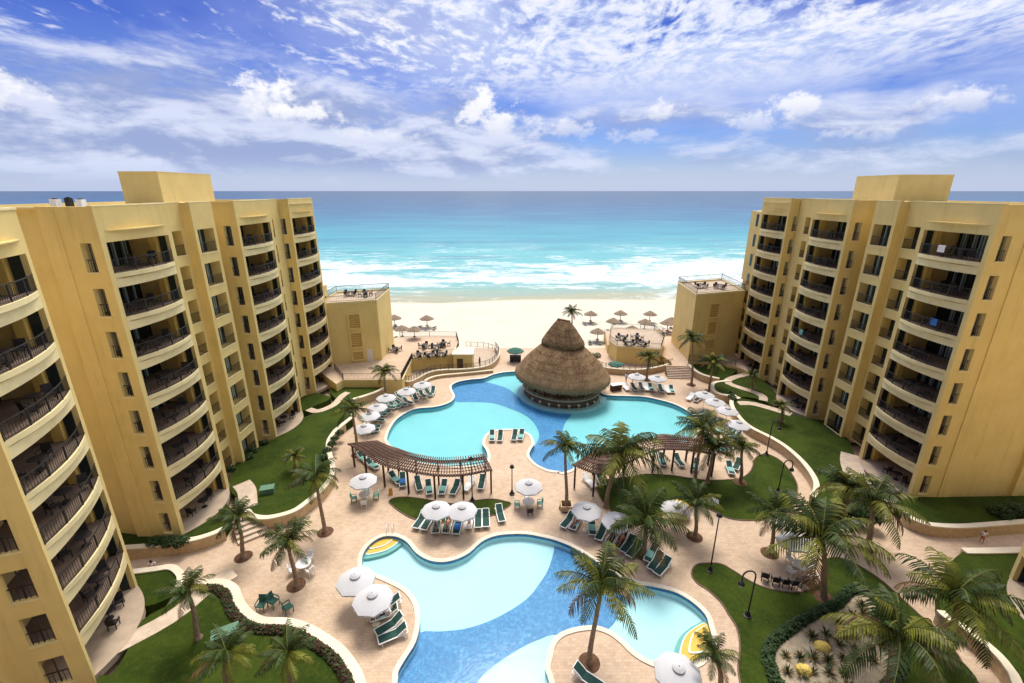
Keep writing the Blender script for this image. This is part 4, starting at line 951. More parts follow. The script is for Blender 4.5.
def palm(key, lab, R, idx, soil=True, lean=(0, 0), nuts=True):
    x, y, z, X, Z = D['palms'][key]
    if key == 'z': x += .5; X += .7
    t = thing('palm_tree', lab, 'palm tree', (x, y, z), group='palms around the pools')
    H = Z - z - .1; dx, dy = X - x, lean[1]
    b = MB(); n = 14; pts = []; rs = []
    for i in range(n + 1):
        u = i / n; pts.append((dx * u ** 1.6 + .12 * math.sin(u * 3 + idx) * (1 - u) * u * 3, dy * u + .1 * math.sin(u * 4 + idx * 2) * u * (1 - u) * 3, H * u - .05))
        rs.append((.20 - .09 * u ** .6 + (.10 if i == 0 else 0)) * (1 + .06 * (i % 2)) * (1.25 if R > 3.5 else 1))
    b.tube(pts, rs, 9); b.build('trunk', M['trunk'], t, smooth=False)
    c = bpy.data.objects.new('crown', CM[idx % 5]); COL.objects.link(c); c.parent = t
    c.location = pts[-1]; s = R / 2.75; c.scale = (s, s, s * 1.05); c.rotation_euler = (rad(random.uniform(-7, 7)), rad(random.uniform(-7, 7)), idx * 1.37)
    b = MB(); rr = random.Random(idx)
    b.lathe([(0, .05), (.13, 0), (.17, -.18), (.14, -.42), (.10, -.55)], 10, pts[-1]); b.build('crownshaft', M['trunk'], t)
    if nuts:
        b = MB()
        for i in range(6):
            a = rr.uniform(0, 6.28); c0 = Vector(pts[-1]) + Vector((math.cos(a) * .26, math.sin(a) * .26, -.28 - rr.random() * .15))
            b.lathe([(0, .13), (.09, .08), (.12, 0), (.08, -.09), (0, -.13)], 7, c0)
        b.build('coconuts', M['frond_y'], t)
    if soil:
        b = MB(); b.lathe([(0, .07), (.45, .07), (.66, .035), (.70, .03)], 20, (0, 0, 0)); b.build('soil_ring', M['soil'], t)
    return t
PALMS = [('a', 'leaning palm beside the small garden steps on the left plaza', 2.1, 0), ('b', 'palm by the lone round white table on the left plaza', 2.3, 1), ('c', 'palm with drooping fronds beside the left lawn wall', 2.5, 2),
 ('d', 'very short dark palm on the left lawn', 1.5, 3), ('e', 'palm behind the left corner of the left pergola', 2.4, 4), ('f', 'palm rising beside the grass under the left annex railing', 2.3, 0),
 ('g', 'palm at the corner of the bottom left lawn by the green box', 1.8, 1), ('h', 'bushy palm in the bottom left lawn, left of a similar one', 1.9, 2), ('i', 'bushy palm in the bottom left lawn close to the serpentine wall', 1.8, 3),
 ('j', 'tall leaning palm on the paved tongue between the near pool arms', 3.1, 4), ('k', 'slim upright palm in a square planter left of the right pergola', 2.4, 0), ('l', 'huge wide crowned palm in front of the right pergola', 4.6, 1),
 ('m', 'broad palm rising among the green loungers behind the near pool', 3.7, 2), ('n', 'slim palm right of the parasol by the pergola lawn', 2.4, 3), ('o', 'tallest palm at the right end of the right pergola', 3.3, 4),
 ('oo', 'thick palm just right of the tallest pergola palm', 2.9, 1), ('p', 'small palm at the tip of the pergola lawn paving', 2.1, 2), ('q', 'dark palm by the first parasol near the right garden wall', 2.6, 3), ('r', 'tall palm left of the right annex railing at the steps', 2.5, 0),
 ('s', 'palm between the two round parasols right of the thatched bar', 2.3, 1), ('t', 'lone palm on the beach behind the thatched bar', 2.3, 2), ('u', 'yellowish upright palm on the plaza behind the dark chairs', 2.4, 3),
 ('v', 'huge palm beside the row of dark chairs', 4.5, 4), ('w', 'dark palm in front of the right block corner', 3.7, 0), ('x', 'big spreading palm over the sand planter', 3.9, 1), ('y', 'large palm at the lower right garden wall', 3.7, 2),
 ('z', 'small palm at the bottom edge beside the orange pool steps', 1.6, 3), ('za', 'very small palm on the narrow right lawn', 1.5, 0), ('zb', 'very small palm on the main right lawn near the patios', 1.5, 1), ('zc', 'low leafy palm at the end of the right lawn wall', 3.2, 4)]
for key, lab, R, i in PALMS:
    palm(key, lab, R, i + (ord(key[0]) % 7), soil=D['palms'][key][2] < .5 and key not in ('o', 'oo', 'l', 'x', 't'), nuts=R > 2.2)
x, y = D['palms']['k'][:2]
b = MB(); b.box(x - .55, x + .55, y - .55, y - .45, 0, .6); b.box(x - .55, x + .55, y + .45, y + .55, 0, .6); b.box(x - .55, x - .45, y - .45, y + .45, 0, .6); b.box(x + .45, x + .55, y - .45, y + .45, 0, .6)
o = b.build('planter_box', M['stone'], origin=(x, y, 0)); tag(o, 'square stone planter around the slim palm left of the right pergola', 'planter')

# ================================================================== thatched bar
def hut():
    cx, cy = 7.5, 64.0
    t = thing('thatched_bar', 'large two tier thatched palapa bar standing in the turquoise pool', 'bar', (cx, cy, 0))
    A = rad(-36)
    R = Matrix.Rotation(A, 3, 'Z'); rnd = random.Random(4)
    def shell(prof, sx, sy, n=72, jit=.012, ridge=0.0):
        mb = MB(); vs = []; fs = []
        for i, (r, z) in enumerate(prof):
            for k in range(n):
                a = 2 * PI * k / n; j = 1 + rnd.uniform(-jit, jit)
                p = Vector((r * sx * math.cos(a) * j, r * sy * math.sin(a) * j, z + rnd.uniform(-.03, .03)))
                p.x += ridge * max(-1, min(1, math.cos(a) * 1.4))
                vs.append(R @ p)
        for i in range(len(prof) - 1):
            for k in range(n): fs.append((i * n + k, i * n + (k + 1) % n, (i + 1) * n + (k + 1) % n, (i + 1) * n + k))
        mb.add(vs, fs); return mb
    # lower tier: slightly hollow slope, thick rounded eave
    prof = [(1.4, 8.8), (2.32, 7.9), (3.5, 6.75), (4.75, 5.5), (5.6, 4.5), (6.25, 3.72), (6.68, 3.1), (6.85, 2.72), (6.75, 2.36), (6.4, 2.30), (5.2, 3.3), (3.0, 6.2), (.5, 8.0)]
    shell(prof, 1.06, .93, ridge=.15).build('roof', M['thatch'], t, smooth=True)
    prof = [(.02, 11.15), (.3, 11.1), (.8, 10.5), (1.35, 9.75), (1.85, 9.0), (2.3, 8.3), (2.52, 7.95), (2.54, 7.62), (2.3, 7.5), (1.9, 7.8), (.8, 9.2)]
    shell(prof, 1.0, .98, ridge=.75).build('roof_cap', M['thatch'], t, smooth=True)
    b = MB(); b.T = lambda p: R @ p
    b.bar((-1.0, 0, 11.18), (1.0, 0, 11.18), .35, .22); b.build('ridge', M['thatch'], t)
    # loose ends of thatch hanging at the eave
    b = MB()
    for k in range(420):
        a = rnd.uniform(0, 2 * PI); rr_ = 1 + rnd.uniform(-.02, .012)
        p = R @ Vector((6.8 * 1.06 * math.cos(a) * rr_ + .15 * math.cos(a), 6.8 * .93 * math.sin(a) * rr_, rnd.uniform(2.35, 2.7)))
        d = Vector((p.x, p.y, 0)).normalized(); s_ = Vector((-d.y, d.x, 0)) * .07
        q = p + d * rnd.uniform(.0, .14) + Vector((0, 0, -rnd.uniform(.15, .42)))
        b.add([p - s_, p + s_, q], [(0, 1, 2)])
    b.build('thatch_fringe', M['thatch'], t)
    for k in range(16):
        a = 2 * PI * k / 16; p = R @ Vector((4.7 * 1.1 * math.cos(a), 4.7 * math.sin(a), 0))
        b = MB(); b.tube([(p.x, p.y, -.6), (p.x, p.y, 3.6)], .13, 8); b.build('post', M['wood'], t)
    b = MB(); n = 48
    for r0, r1, z0, z1 in ((4.9, 5.25, -.62, .80),):
        inn = [R @ Vector((r0 * 1.1 * math.cos(2 * PI * k / n), r0 * math.sin(2 * PI * k / n), 0)) for k in range(n)]; out = [R @ Vector((r1 * 1.1 * math.cos(2 * PI * k / n), r1 * math.sin(2 * PI * k / n), 0)) for k in range(n)]
        strip(b, inn, out, z0, z1, closed=True)
    b.build('bar_counter', M['slat'], t)
    b = MB()
    inn = [R @ Vector((4.75 * 1.1 * math.cos(2 * PI * k / n), 4.75 * math.sin(2 * PI * k / n), 0)) for k in range(n)]; out = [R @ Vector((5.5 * 1.1 * math.cos(2 * PI * k / n), 5.5 * math.sin(2 * PI * k / n), 0)) for k in range(n)]
    strip(b, inn, out, .80, .88, closed=True); b.build('counter_top', M['cap'], t)
    b = MB(); b.poly([[(p.x, p.y) for p in inn]], .06); b.build('floor', M['path'], t)
    inn = [R @ Vector((5.3 * 1.1 * math.cos(2 * PI * k / n), 5.3 * math.sin(2 * PI * k / n), 0)) for k in range(n)]; out = [R @ Vector((6.3 * 1.1 * math.cos(2 * PI * k / n), 6.3 * math.sin(2 * PI * k / n), 0)) for k in range(n)]
    b = MB(); strip(b, inn, out, -.61, -.28, closed=True); b.build('underwater_ledge', M['ice'], t)
    b = MB(); b.T = lambda p: R @ p
    b.box(-1.8, 1.8, -1.2, 1.2, .06, 2.7); b.build('bar_core', M['wood'], t)
    b = MB(); b.T = lambda p: R @ p
    for k in range(14): a = 2 * PI * k / 14; b.lathe([(0, 0), (.06, 0), (.06, .22), (.02, .28), (0, .33)], 6, (5.1 * 1.1 * math.cos(a), 5.1 * math.sin(a), .88))
    b.build('bottles', M['cloth_w'], t)
    return t, R
hut_t, hutR = hut()
def mk_stool():
    t = thing('bar_stool', 'x', 'stool')
    b = MB(); b.lathe([(0, .38), (.20, .38), (.20, .46), (0, .46)], 12); b.build('seat', M['cap'], t)
    b = MB(); b.tube([(0, 0, -.55), (0, 0, .38)], .07, 8); b.build('pedestal', M['stone'], t)
    return t
for k in range(9):
    a = rad(-128 + 13 * k); p = hutR @ Vector((5.8 * 1.1 * math.cos(a + .42), 5.8 * math.sin(a + .42), 0))
    place('stool', mk_stool, (7.5 + p.x, 64 + p.y, 0), 0, 'round stone bar stool in the pool, %s from the left along the thatched bar' % nth(k), group='stools round the swim-up bar', cat='stool')

# ================================================================== pergolas
def pergola(lab, front, back, nsl):
    F = smooth_loop(front, 8, False); B_ = smooth_loop(back, 8, False)
    t = thing('pergola', lab, 'pergola', (front[0][0], front[0][1], 0), world_parts=True)
    def at(line, u):
        q = u * (len(line) - 1); i = min(int(q), len(line) - 2); return line[i].lerp(line[i + 1], q - i)
    H = 2.75
    for line in (F, B_):
        b = MB()
        for i in range(len(line) - 1):
            p, q = line[i], line[i + 1]; b.bar((p.x, p.y, H), (q.x, q.y, H), .12, .2)
        b.build('beam', M['wood'], t)
    for p in list(front) + list(back):
        b = MB(); b.bar((p[0], p[1], 0), (p[0], p[1], H - .09), .17); o = b.build('post', M['wood'], t)
    b = MB()
    for i in range(nsl + 1):
        u = i / nsl; p, q = at(F, u), at(B_, u); d = (q - p).normalized(); p = p - d * .45; q = q + d * .5
        b.bar((p.x, p.y, H + .17), (q.x, q.y, H + .17), .09, .15)
    b.build('slats', M['slat'], t)
    b = MB()
    for f in (.08, .3, .5, .7, .92):
        for i in range(24): 
            p = at(F, i / 24).lerp(at(B_, i / 24), f); q = at(F, (i + 1) / 24).lerp(at(B_, (i + 1) / 24), f); b.bar((p.x, p.y, H + .27), (q.x, q.y, H + .27), .045, .05)
    b.build('battens', M['wood'], t)
pergola('curved dark timber pergola at the left end of the big pool', D['perg_l_front'], D['perg_l_back'], 62)
pergola('curved dark timber pergola half hidden behind the big palms', D['perg_r_front'], D['perg_r_back'], 74)

# ================================================================== parasols, loungers, tables
def mk_umb(cm='canvas', r=1.4):
    def f():
        t = thing('parasol', 'x', 'parasol'); n = 8
        b = MB(); vs = []; prof = [(.0, 2.72), (.28, 2.62), (.75, 2.47), (1.15, 2.33), (r, 2.22), (r + .01, 2.08)]
        for i, (rr_, z) in enumerate(prof):
            for k in range(n * 4):
                a = 2 * PI * k / (n * 4); dip = .035 * abs(math.sin(a * n / 2)) ** .6 * rr_ if False else 0
                flat = math.cos(PI / n) / math.cos(((a + PI / n) % (2 * PI / n)) - PI / n) if i else 1
                sc = (.06 * (1 - abs(math.cos(a * n / 2))) if i == 5 else 0)
                vs.append((rr_ * flat * math.cos(a), rr_ * flat * math.sin(a), z + sc - .03 * (i > 0) * rr_ * (1 - abs(math.cos(a * n / 2)))))
        m_ = n * 4
        b.add(vs, [(i * m_ + k, i * m_ + (k + 1) % m_, (i + 1) * m_ + (k + 1) % m_, (i + 1) * m_ + k) for i in range(5) for k in range(m_)])
        c = b.build('canopy', M[cm], t)
        b = MB(); b.lathe([(0, 2.86), (.2, 2.80), (.36, 2.70), (.37, 2.66)], 16); v = b.build('vent', M[cm], t); v.parent = c
        b = MB()
        for k in range(n): a = 2 * PI * k / n; b.bar((0, 0, 2.60), (r * .97 * math.cos(a), r * .97 * math.sin(a), 2.14), .025)
        b.build('ribs', M['white'], t)
        b = MB(); b.tube([(0, 0, .05), (0, 0, 2.95)], .028, 8); b.build('pole', M['white'], t)
        b = MB(); b.lathe([(0, .12), (.12, .12), (.28, .06), (.30, 0)], 16); b.build('base', M['cap'], t)
        return t
    return f
UL = ['spotted white parasol left of the near pool, the farther of the pair', 'spotted white parasol left of the near pool, closer to the empty loungers', 'left one of two white parasols at the eye shaped lawn', 'right one of two white parasols at the eye shaped lawn',
 'white parasol right of the square palm planter', 'white parasol left of the broad palm among the loungers', 'white parasol on the pergola lawn edge behind the broad palm', 'white parasol over the dining set left of the left pergola',
 'white parasol over the dining set between the two pergolas', 'white parasol second from the sinuous wall in the left pool row', 'white parasol closest to the sinuous wall in the left pool row', 'white parasol beside the annex lawn palm in the left pool row',
 'white parasol fourth from the sinuous wall in the left pool row', 'white parasol second from the left pergola in the left pool row', 'white parasol just above the left pergola corner', 'round white parasol left of the palm behind the white loungers',
 'round white parasol right of the palm behind the white loungers', 'white parasol farthest along the right garden wall row', 'white parasol second in the right garden wall row', 'white parasol third in the right garden wall row', 'white parasol nearest the lamp in the right garden wall row',
 'white parasol with ringed pattern cut by the bottom edge', 'tilted white parasol half hidden by the huge palm on the right', 'small yellow parasol on the pergola lawn']
for i, (p, lab) in enumerate(zip(D['um_lounge'], UL)):
    if i == 23: place('yumb', mk_umb('yellowcanvas', 1.0), (p[0] + .1, p[1] - 1.0, -.6), .3, lab, scale=(.95, .95, .70), cat='parasol'); continue
    rz = i * .7; r = place('umb', mk_umb(), (p[0], p[1], 0), rz, lab, scale=.97 if i not in (0, 1, 21) else 1.0, group='white parasols round the pools', cat='parasol')
    if i == 22: r.rotation_euler = (rad(6), rad(10), rz)

def mk_lounger(fab='green', flat=False, towel=None):
    def f():
        t = thing('sun_lounger', 'x', 'sun lounger')
        b = MB()
        for sx in (-1, 1): b.bar((sx * .33, -1.0, .32), (sx * .33, .95, .32), .06, .07)
        b.bar((-.33, -1.0, .32), (.33, -1.0, .32), .06, .07); b.bar((-.33, .95, .32), (.33, .95, .32), .06, .07); b.build('frame', M['white'], t)
        b = MB(); b.box(-.27, .27, -.96, .28, .345, .375); b.build('seat', M[fab], t)
        a = rad(7 if flat else 32)
        b = MB(); b.obox((0, .28 + .36 * math.cos(a), .37 + .36 * math.sin(a)), .54, .72, .03, 0, a); bk = b.build('backrest', M[fab], t)
        b = MB()
        for sx in (-1, 1): b.bar((sx * .31, .28, .37), (sx * .31, .28 + .76 * math.cos(a), .37 + .76 * math.sin(a)), .055)
        b.bar((-.31, .28 + .76 * math.cos(a), .37 + .76 * math.sin(a)), (.31, .28 + .76 * math.cos(a), .37 + .76 * math.sin(a)), .055)
        g = b.build('backrest_frame', M['white'], t); g.parent = bk
        for sx in (-1, 1):
            for yy in (-.8, .7): b = MB(); b.bar((sx * .33, yy, 0), (sx * .33, yy, .3), .06); b.build('leg', M['white'], t)
        if towel:
            b = MB(); b.box(-.30, .30, -.55, .27, .376, .392); b.box(-.34, -.30, -.5, .2, .2, .392); b.build('towel', M[towel], t)
        return t
    return f
LR = [0]
def nth_(i): return ['first', 'second', 'third', 'fourth', 'fifth', 'sixth', 'seventh', 'eighth', 'ninth', 'tenth', 'eleventh', 'twelfth', 'thirteenth', 'fourteenth'][i]
def loungers(key, angs, desc, kinds):
    P = D['lo_' + key]
    for i, p in enumerate(P):
        a = angs[i % len(angs)] if isinstance(angs, (list, tuple)) else angs(i, p)
        k = kinds[i % len(kinds)]
        fab, tw, lab = {'g': ('green', None, 'empty green sun lounger'), 'f': ('green', None, 'flat green sun lounger'), 'a': ('green', 'aqua', 'sun lounger with aqua towel'), 'b': ('green', 'bluet', 'sun lounger with blue towel'), 'w': ('white', None, 'white sun lounger'), 'k': ('wicker', None, 'dark sun lounger')}[k]
        a += JIT.uniform(-.13, .13) * (2.2 if key in 'IJEK' else 1); p = (p[0] + JIT.uniform(-.12, .12), p[1] + JIT.uniform(-.25, .25) * (1 if key in 'IJEK' else .5)) if key not in ('A', 'B', 'C') else p
        zz = .035 if key in ('A',) and i not in (8,) else .02
        place('lounger_' + k, mk_lounger(fab, k == 'f', tw), (p[0], p[1], zz), a, '%s, %s %s' % (lab, nth(i), desc), group='sun loungers round the pools', cat='sun lounger')
JIT = random.Random(44)
face = lambda tx, ty: (lambda i, p: math.atan2(p[1] - ty, p[0] - tx) - PI / 2)    # head end turned away from (tx, ty)
loungers('A', [-.28, -.24, -.06, 0, .02, .05, .16, .2, .3], 'from left in the row below the eye shaped lawn', 'ggaabwggg')
loungers('B', [-.62, -.6, -.15, -.45, -.62, -.66, -.64, -.62, -.72, -.74, -.7], 'from left along the far rim of the near pool', 'gaaggkggagg')
loungers('C', [-1.9 + .9, -1.1, -1.02, -1.0], 'from top beside the spotted parasols', 'gagg')
loungers('Dn', [.9], 'on the paved tongue at the bottom edge', 'g')
loungers('E', face(-9.5, 54.5), 'from the left pergola along the left pool rim', 'aagaagaaggggg')
D['lo_E2'] = [(p[0] + 2.1 * (p[0] + 9.5) / math.hypot(p[0] + 9.5, p[1] - 54.5), p[1] + 2.1 * (p[1] - 54.5) / math.hypot(p[0] + 9.5, p[1] - 54.5)) for p in D['lo_E'][6:12]]
loungers('E2', face(-9.5, 54.5), 'from left in the back row by the sinuous wall', 'gagagk')
loungers('F', [.1, .05, 0, -.05, 0, -.1, -.08, -.12], 'from left in the row right of the thatched bar', 'wgkwagwa')
loungers('F2', [-.6, -.7], 'from left near the parasols by the right garden wall', 'wk')
loungers('H', [.1, .05, -.05, -.1], 'from left on the round paved island', 'agga')
loungers('I', [.9, .7, .5, .3, .25, .15, .05, 0, -.1, -.15], 'from left under the left pergola', 'aaabgaagwg')
loungers('J', [-.3, 0, .5, .4, -.2, -.4, -.6], 'from left under the right pergola', 'agwgaag')
D['lo_K2'] = [(26.2, 51.2), (25.6, 48.6), (25.9, 53.8), (25.3, 55.8), (24.6, 46.6)]
loungers('K2', face(15, 54), 'in the right pool rim row', 'aagga')
loungers('K', [-1.0, -.9, -1.1, -.8], 'in the cluster by the right garden wall', 'aaga')

def mk_table(top='white', r=.6):
    def f():
        t = thing('table', 'x', 'table')
        b = MB(); b.lathe([(0, .69), (r, .69), (r, .73), (0, .73)], 24); b.build('tabletop', M[top], t)
        for k in range(4): a = k * PI / 2 + .78; b = MB(); b.bar((math.cos(a) * r * .7, math.sin(a) * r * .7, 0), (math.cos(a) * r * .6, math.sin(a) * r * .6, .69), .05); b.build('leg', M[top], t)
        return t
    return f
def mk_pchair(m):
    def f():
        t = thing('patio_chair', 'x', 'chair')
        b = MB(); b.box(-.24, .24, -.24, .24, .40, .45); b.build('seat', M[m], t)
        b = MB(); b.obox((0, .25, .68), .48, .05, .52, 0, rad(-10)); b.build('backrest', M[m], t)
        for sx in (-1, 1):
            b = MB(); b.bar((sx * .27, -.22, .63), (sx * .27, .27, .63), .05); b.bar((sx * .27, -.22, .42), (sx * .27, -.22, .63), .04); b.build('armrest', M[m], t)
            for sy in (-1, 1): b = MB(); b.bar((sx * .22, sy * .22, 0), (sx * .24, sy * .24, .40), .045); b.build('leg', M[m], t)
        return t
    return f
def setting(x, y, z, desc, tm, cms, r=.95, a0=.4):
    place('table_' + tm, mk_table(tm, .58), (x, y, z), 0, 'round %s table %s' % ({'white': 'white', 'wicker': 'dark'}[tm], desc), group='outdoor tables', cat='table')
    n = len(cms); dirs = ['right', 'far', 'left', 'near', 'front', 'side']
    for k, cm in enumerate(cms):
        a = a0 + 2 * PI * k / n
        side = ['right', 'far', 'left', 'near'][int(round(a / (PI / 2) - .01)) % 4]
        place('pchair_' + cm, mk_pchair(cm), (x + r * math.cos(a), y + r * math.sin(a), z), a - PI / 2, '%s chair on the %s side %s' % ({'white': 'white', 'aqua': 'aqua cushioned', 'wicker': 'dark'}[cm], side, desc), group='outdoor chairs', cat='chair')
setting(-14.5, 38.0, .0, 'under parasol left of left pergola', 'white', ['aqua', 'aqua', 'aqua', 'white'], 1.05, .2)
setting(1.6, 36.9, .0, 'under parasol between the pergolas', 'white', ['aqua', 'white', 'aqua', 'wicker'], 1.1, .1)
tp = D['tab'][0]; setting(tp[0], tp[1], 0, 'alone near the plaza palm on the left', 'white', ['white', 'white', 'white'], .85, -.6)
setting(23.1, 29.0, 0, 'under the tilted parasol at the huge palm', 'white', ['white', 'white', 'white', 'white'], 1.0, .3)
TLN = ['in the row by the left annex wall', 'at the back left of left dining terrace', 'in the middle of left dining terrace', 'at front left of left dining terrace', 'at front middle of left dining terrace', 'just left of the flat roofed hut', 'by the sea railing of left terrace']
for i, (x, y) in enumerate(D['tl_tab']): setting(x, y, 2.21, TLN[i], 'wicker', ['wicker'] * 4, .9, .5 + i)
for i, (x, y) in enumerate(D['tr_tab']): setting(x, y, 3.12, ['at back left on right dining terrace', 'at back right on right dining terrace', 'at front left on right dining terrace', 'at front right on right dining terrace'][i], 'wicker', ['wicker'] * 4, .9, .3 + i)
setting(-24.6, 75.2, 12.23, 'on left annex roof', 'wicker', ['wicker'] * 4, .9, .4); setting(-27.2, 75.6, 12.23, 'left along the left annex roof', 'wicker', ['wicker'] * 4, .9, 1.0)
setting(33.2, 79.2, 12.83, 'on the right annex roof', 'wicker', ['wicker'] * 4, .9, .7); setting(36.2, 78.6, 12.83, 'farther right on the right annex roof', 'wicker', ['wicker'] * 4, .9, .2)
for i, p in enumerate(D['dark_chairs']):
    place('pchair_wicker', mk_pchair('wicker'), (p[0], p[1], .0), PI + [-.5, -.3, -.15, 0, .2, .4][i], '%s from left of six dark chairs lined up at the garden lawn edge' % nth(i), group='row of six dark chairs', cat='chair')
for i, (p, lab) in enumerate(zip(D['dark_set'], ['dark green folded lounger chair by the serpentine wall, left of three', 'dark green chair farthest from the serpentine wall', 'dark green chair by the serpentine wall, right of three'])):
    place('pchair_umbgreen', mk_pchair('umbgreen'), (p[0] - (.2 if i == 0 else 0), p[1] + .35, 0), 1.2 * i, lab, group='dark green chairs by the serpentine wall', cat='chair', scale=1.15)

# ================================================================== beach palapas
def mk_pal():
    t = thing('beach_palapa', 'x', 'beach umbrella'); rr = random.Random(2)
    b = MB(); b.lathe([(.02, 3.15), (.4, 2.95), (1.0, 2.62), (1.6, 2.25), (1.75, 2.1), (1.6, 2.12), (.3, 2.7)], 20, jit=.03)
    for k in range(90):
        a = rr.uniform(0, 6.28); r0 = rr.uniform(.9, 1.7); z0 = 3.05 - r0 * .52; s_ = Vector((-math.sin(a), math.cos(a), 0)) * .07
        p = Vector((math.cos(a) * r0, math.sin(a) * r0, z0)); q = p + Vector((math.cos(a) * .28, math.sin(a) * .28, -.26)); b.add([p - s_, p + s_, q], [(0, 1, 2)])
    b.build('thatch', M['gthatch'], t)
    b = MB(); b.tube([(0, 0, -.3), (0, 0, 2.9)], .075, 8); b.build('pole', M['wood'], t)
    b = MB(); b.lathe([(0, .55), (.38, .55), (.38, .50), (0, .50)], 14); b.build('ledge', M['wood'], t)
    return t
BL = ['grey beach palapa closest to the left annex corner, the far one', 'grey beach palapa closest to the left annex corner, the near one', 'grey beach palapa standing alone farther out on the left beach', 'grey palapa hard against the left dining terrace railing',
 'beach palapa just right of the lone beach palm', 'beach palapa second from the lone beach palm, middle row', 'beach palapa second from the lone palm, farthest row', 'beach palapa right behind the right dining terrace', 'beach palapa third from the palm, middle row', 'beach palapa third from the palm, farthest row',
 'beach palapa between the thatched bar and the right dining terrace', 'beach palapa at the right annex corner, near one', 'beach palapa half hidden by the right annex, far one']
PALS = ['under the far palapa at the left annex corner', 'under the near palapa at the left annex corner', 'under the palapa alone on the left beach', '', 'under the palapa right of the beach palm', 'under the second palapa of the middle row', 'under the second palapa of the farthest row', 'under the palapa behind the right dining terrace', 'under the third palapa of the middle row', 'under the third palapa of the farthest row', 'under the palapa beside the thatched bar roof', 'under the near palapa at the right annex', 'under the far palapa at the right annex']
for i, (p, lab) in enumerate(zip(D['pal'], BL)):
    place('pal', mk_pal, (p[0], p[1], 2.2 if i == 3 else 1.45 if i == 11 else -.05), i, lab, scale=.8 if i == 3 else .92, group='thatched beach palapas', cat='beach umbrella')
    for k in range(0 if i == 3 else 3 if i in (1, 2, 5, 8, 11) else 2):
        x = p[0] + [-1.5, .1, 1.7][k] + .2 * math.sin(i * 3 + k); y = p[1] - 1.1 + .5 * math.sin(i + 2 * k)
        place('lounger_k', mk_lounger('wicker'), (x, y, 1.5 if (i == 11) else -.05), PI + .2 * math.sin(i * 5 + k), '%s dark beach lounger, %s' % (['left', 'middle', 'right'][k], PALS[i]), group='dark loungers on the beach', cat='sun lounger')
# dark covered cart and parasol between left terrace and bar
t = thing('towel_cart', 'dark cart under a green canopy on the terrace left of the thatched bar', 'cart', (-.6, 71.5 + 5, 0))
t.location = (.6, 76.6, 0)
b = MB(); b.lathe([(0, 2.6), (.7, 2.45), (1.5, 2.05), (1.52, 1.9)], 8); b.build('canopy', M['umbgreen'], t)
b = MB(); b.box(-1.0, 1.0, -.45, .45, .25, 1.15); b.build('body', M['iron'], t)
b = MB(); b.tube([(0, 0, 1.1), (0, 0, 2.55)], .04, 8); b.build('pole', M['wood'], t)
for sx in (-1, 1): b = MB(); b.T = lambda p, s=sx: Vector((s * .6, p.z + 0, p.x + .25)) + Vector((0, p.y * 0, 0)); b = MB(); b.tube([(sx * .65, -.5, .25), (sx * .65, .5, .25)], .25, 14); b.build('wheel', M['iron'], t)
t = thing('parasol_closed', 'low green round parasol on the walk under the right terrace wall', 'parasol', (17.0, 68.5, 0))
t.location = (17.6, 72.4, 0)
b = MB(); b.lathe([(0, 1.5), (.6, 1.4), (1.3, 1.15), (1.32, 1.0)], 8); b.build('canopy', M['umbgreen'], t)
b = MB(); b.tube([(0, 0, 0), (0, 0, 1.5)], .035, 8); b.build('pole', M['white'], t)
t.name = 'green_parasol'
# drinks table with white top beside the bar
t = thing('service_counter', 'pale topped service counter at the right edge of the thatched bar', 'counter', (15.9, 64.2, 0), .3)
b = MB(); b.box(-.9, .9, -.45, .45, .95, 1.03); b.build('top', M['white'], t)
b = MB(); b.box(-.8, .8, -.38, .38, 0, .95); b.build('body', M['wood'], t)

# ================================================================== lamps
def mk_lamp(lab, x, y, kind, H, rz=0, z=0):
    t = thing('street_lamp', lab, 'lamp post', (x, y, z), rz)
    b = MB(); b.lathe([(0, .5), (.10, .5), (.14, .3), (.22, .12), (.28, .1), (.28, 0)], 12); b.build('base', M['iron'], t)
    b = MB()
    if kind == 'hook':
        pts = [(0, 0, .1), (0, 0, H - .6)] + [(-.45 + .45 * math.cos(a), 0, H - .6 + .5 * math.sin(a)) for a in [rad(q) for q in range(20, 181, 20)]] + [(-.9, 0, H - .95)]
        b.tube(pts, .055, 8); b.build('pole', M['iron'], t); hx, hz = -.9, H - .95
    else:
        b.tube([(0, 0, .1), (0, 0, H)], [.06, .045], 8); b.build('pole', M['iron'], t); hx, hz = 0, H + .45
    b = MB(); b.lathe([(.02, 0), (.16, -.10), (.24, -.32), (.10, -.36)], 12, (hx, 0, hz)); sh = b.build('lamp_shade', M['iron'], t)
    b = MB(); b.lathe([(0, -.30), (.13, -.32), (.11, -.48), (0, -.52)], 10, (hx, 0, hz)); g = b.build('lamp_glass', M['lamp_glass'], t); g.parent = sh
LD = D['lamps']
mk_lamp('tall straight black lamp post on the tip of the garden lawn', *LD[0], 'straight', 5.2)
mk_lamp('black lamp post with a hooked top in the middle of the garden lawn', *LD[1], 'hook', 4.2)
mk_lamp('short black lantern post on the paving between the pergolas', *LD[2], 'straight', 3.0)
mk_lamp('black hooked lamp post in front of the right garden wall', *LD[3], 'hook', 4.6, PI)
mk_lamp('black hooked lamp post on the pergola lawn near the right garden wall', *LD[4], 'hook', 3.8, PI)
mk_lamp('thin black lamp post standing against the left pergola', *LD[5], 'straight', 4.6)

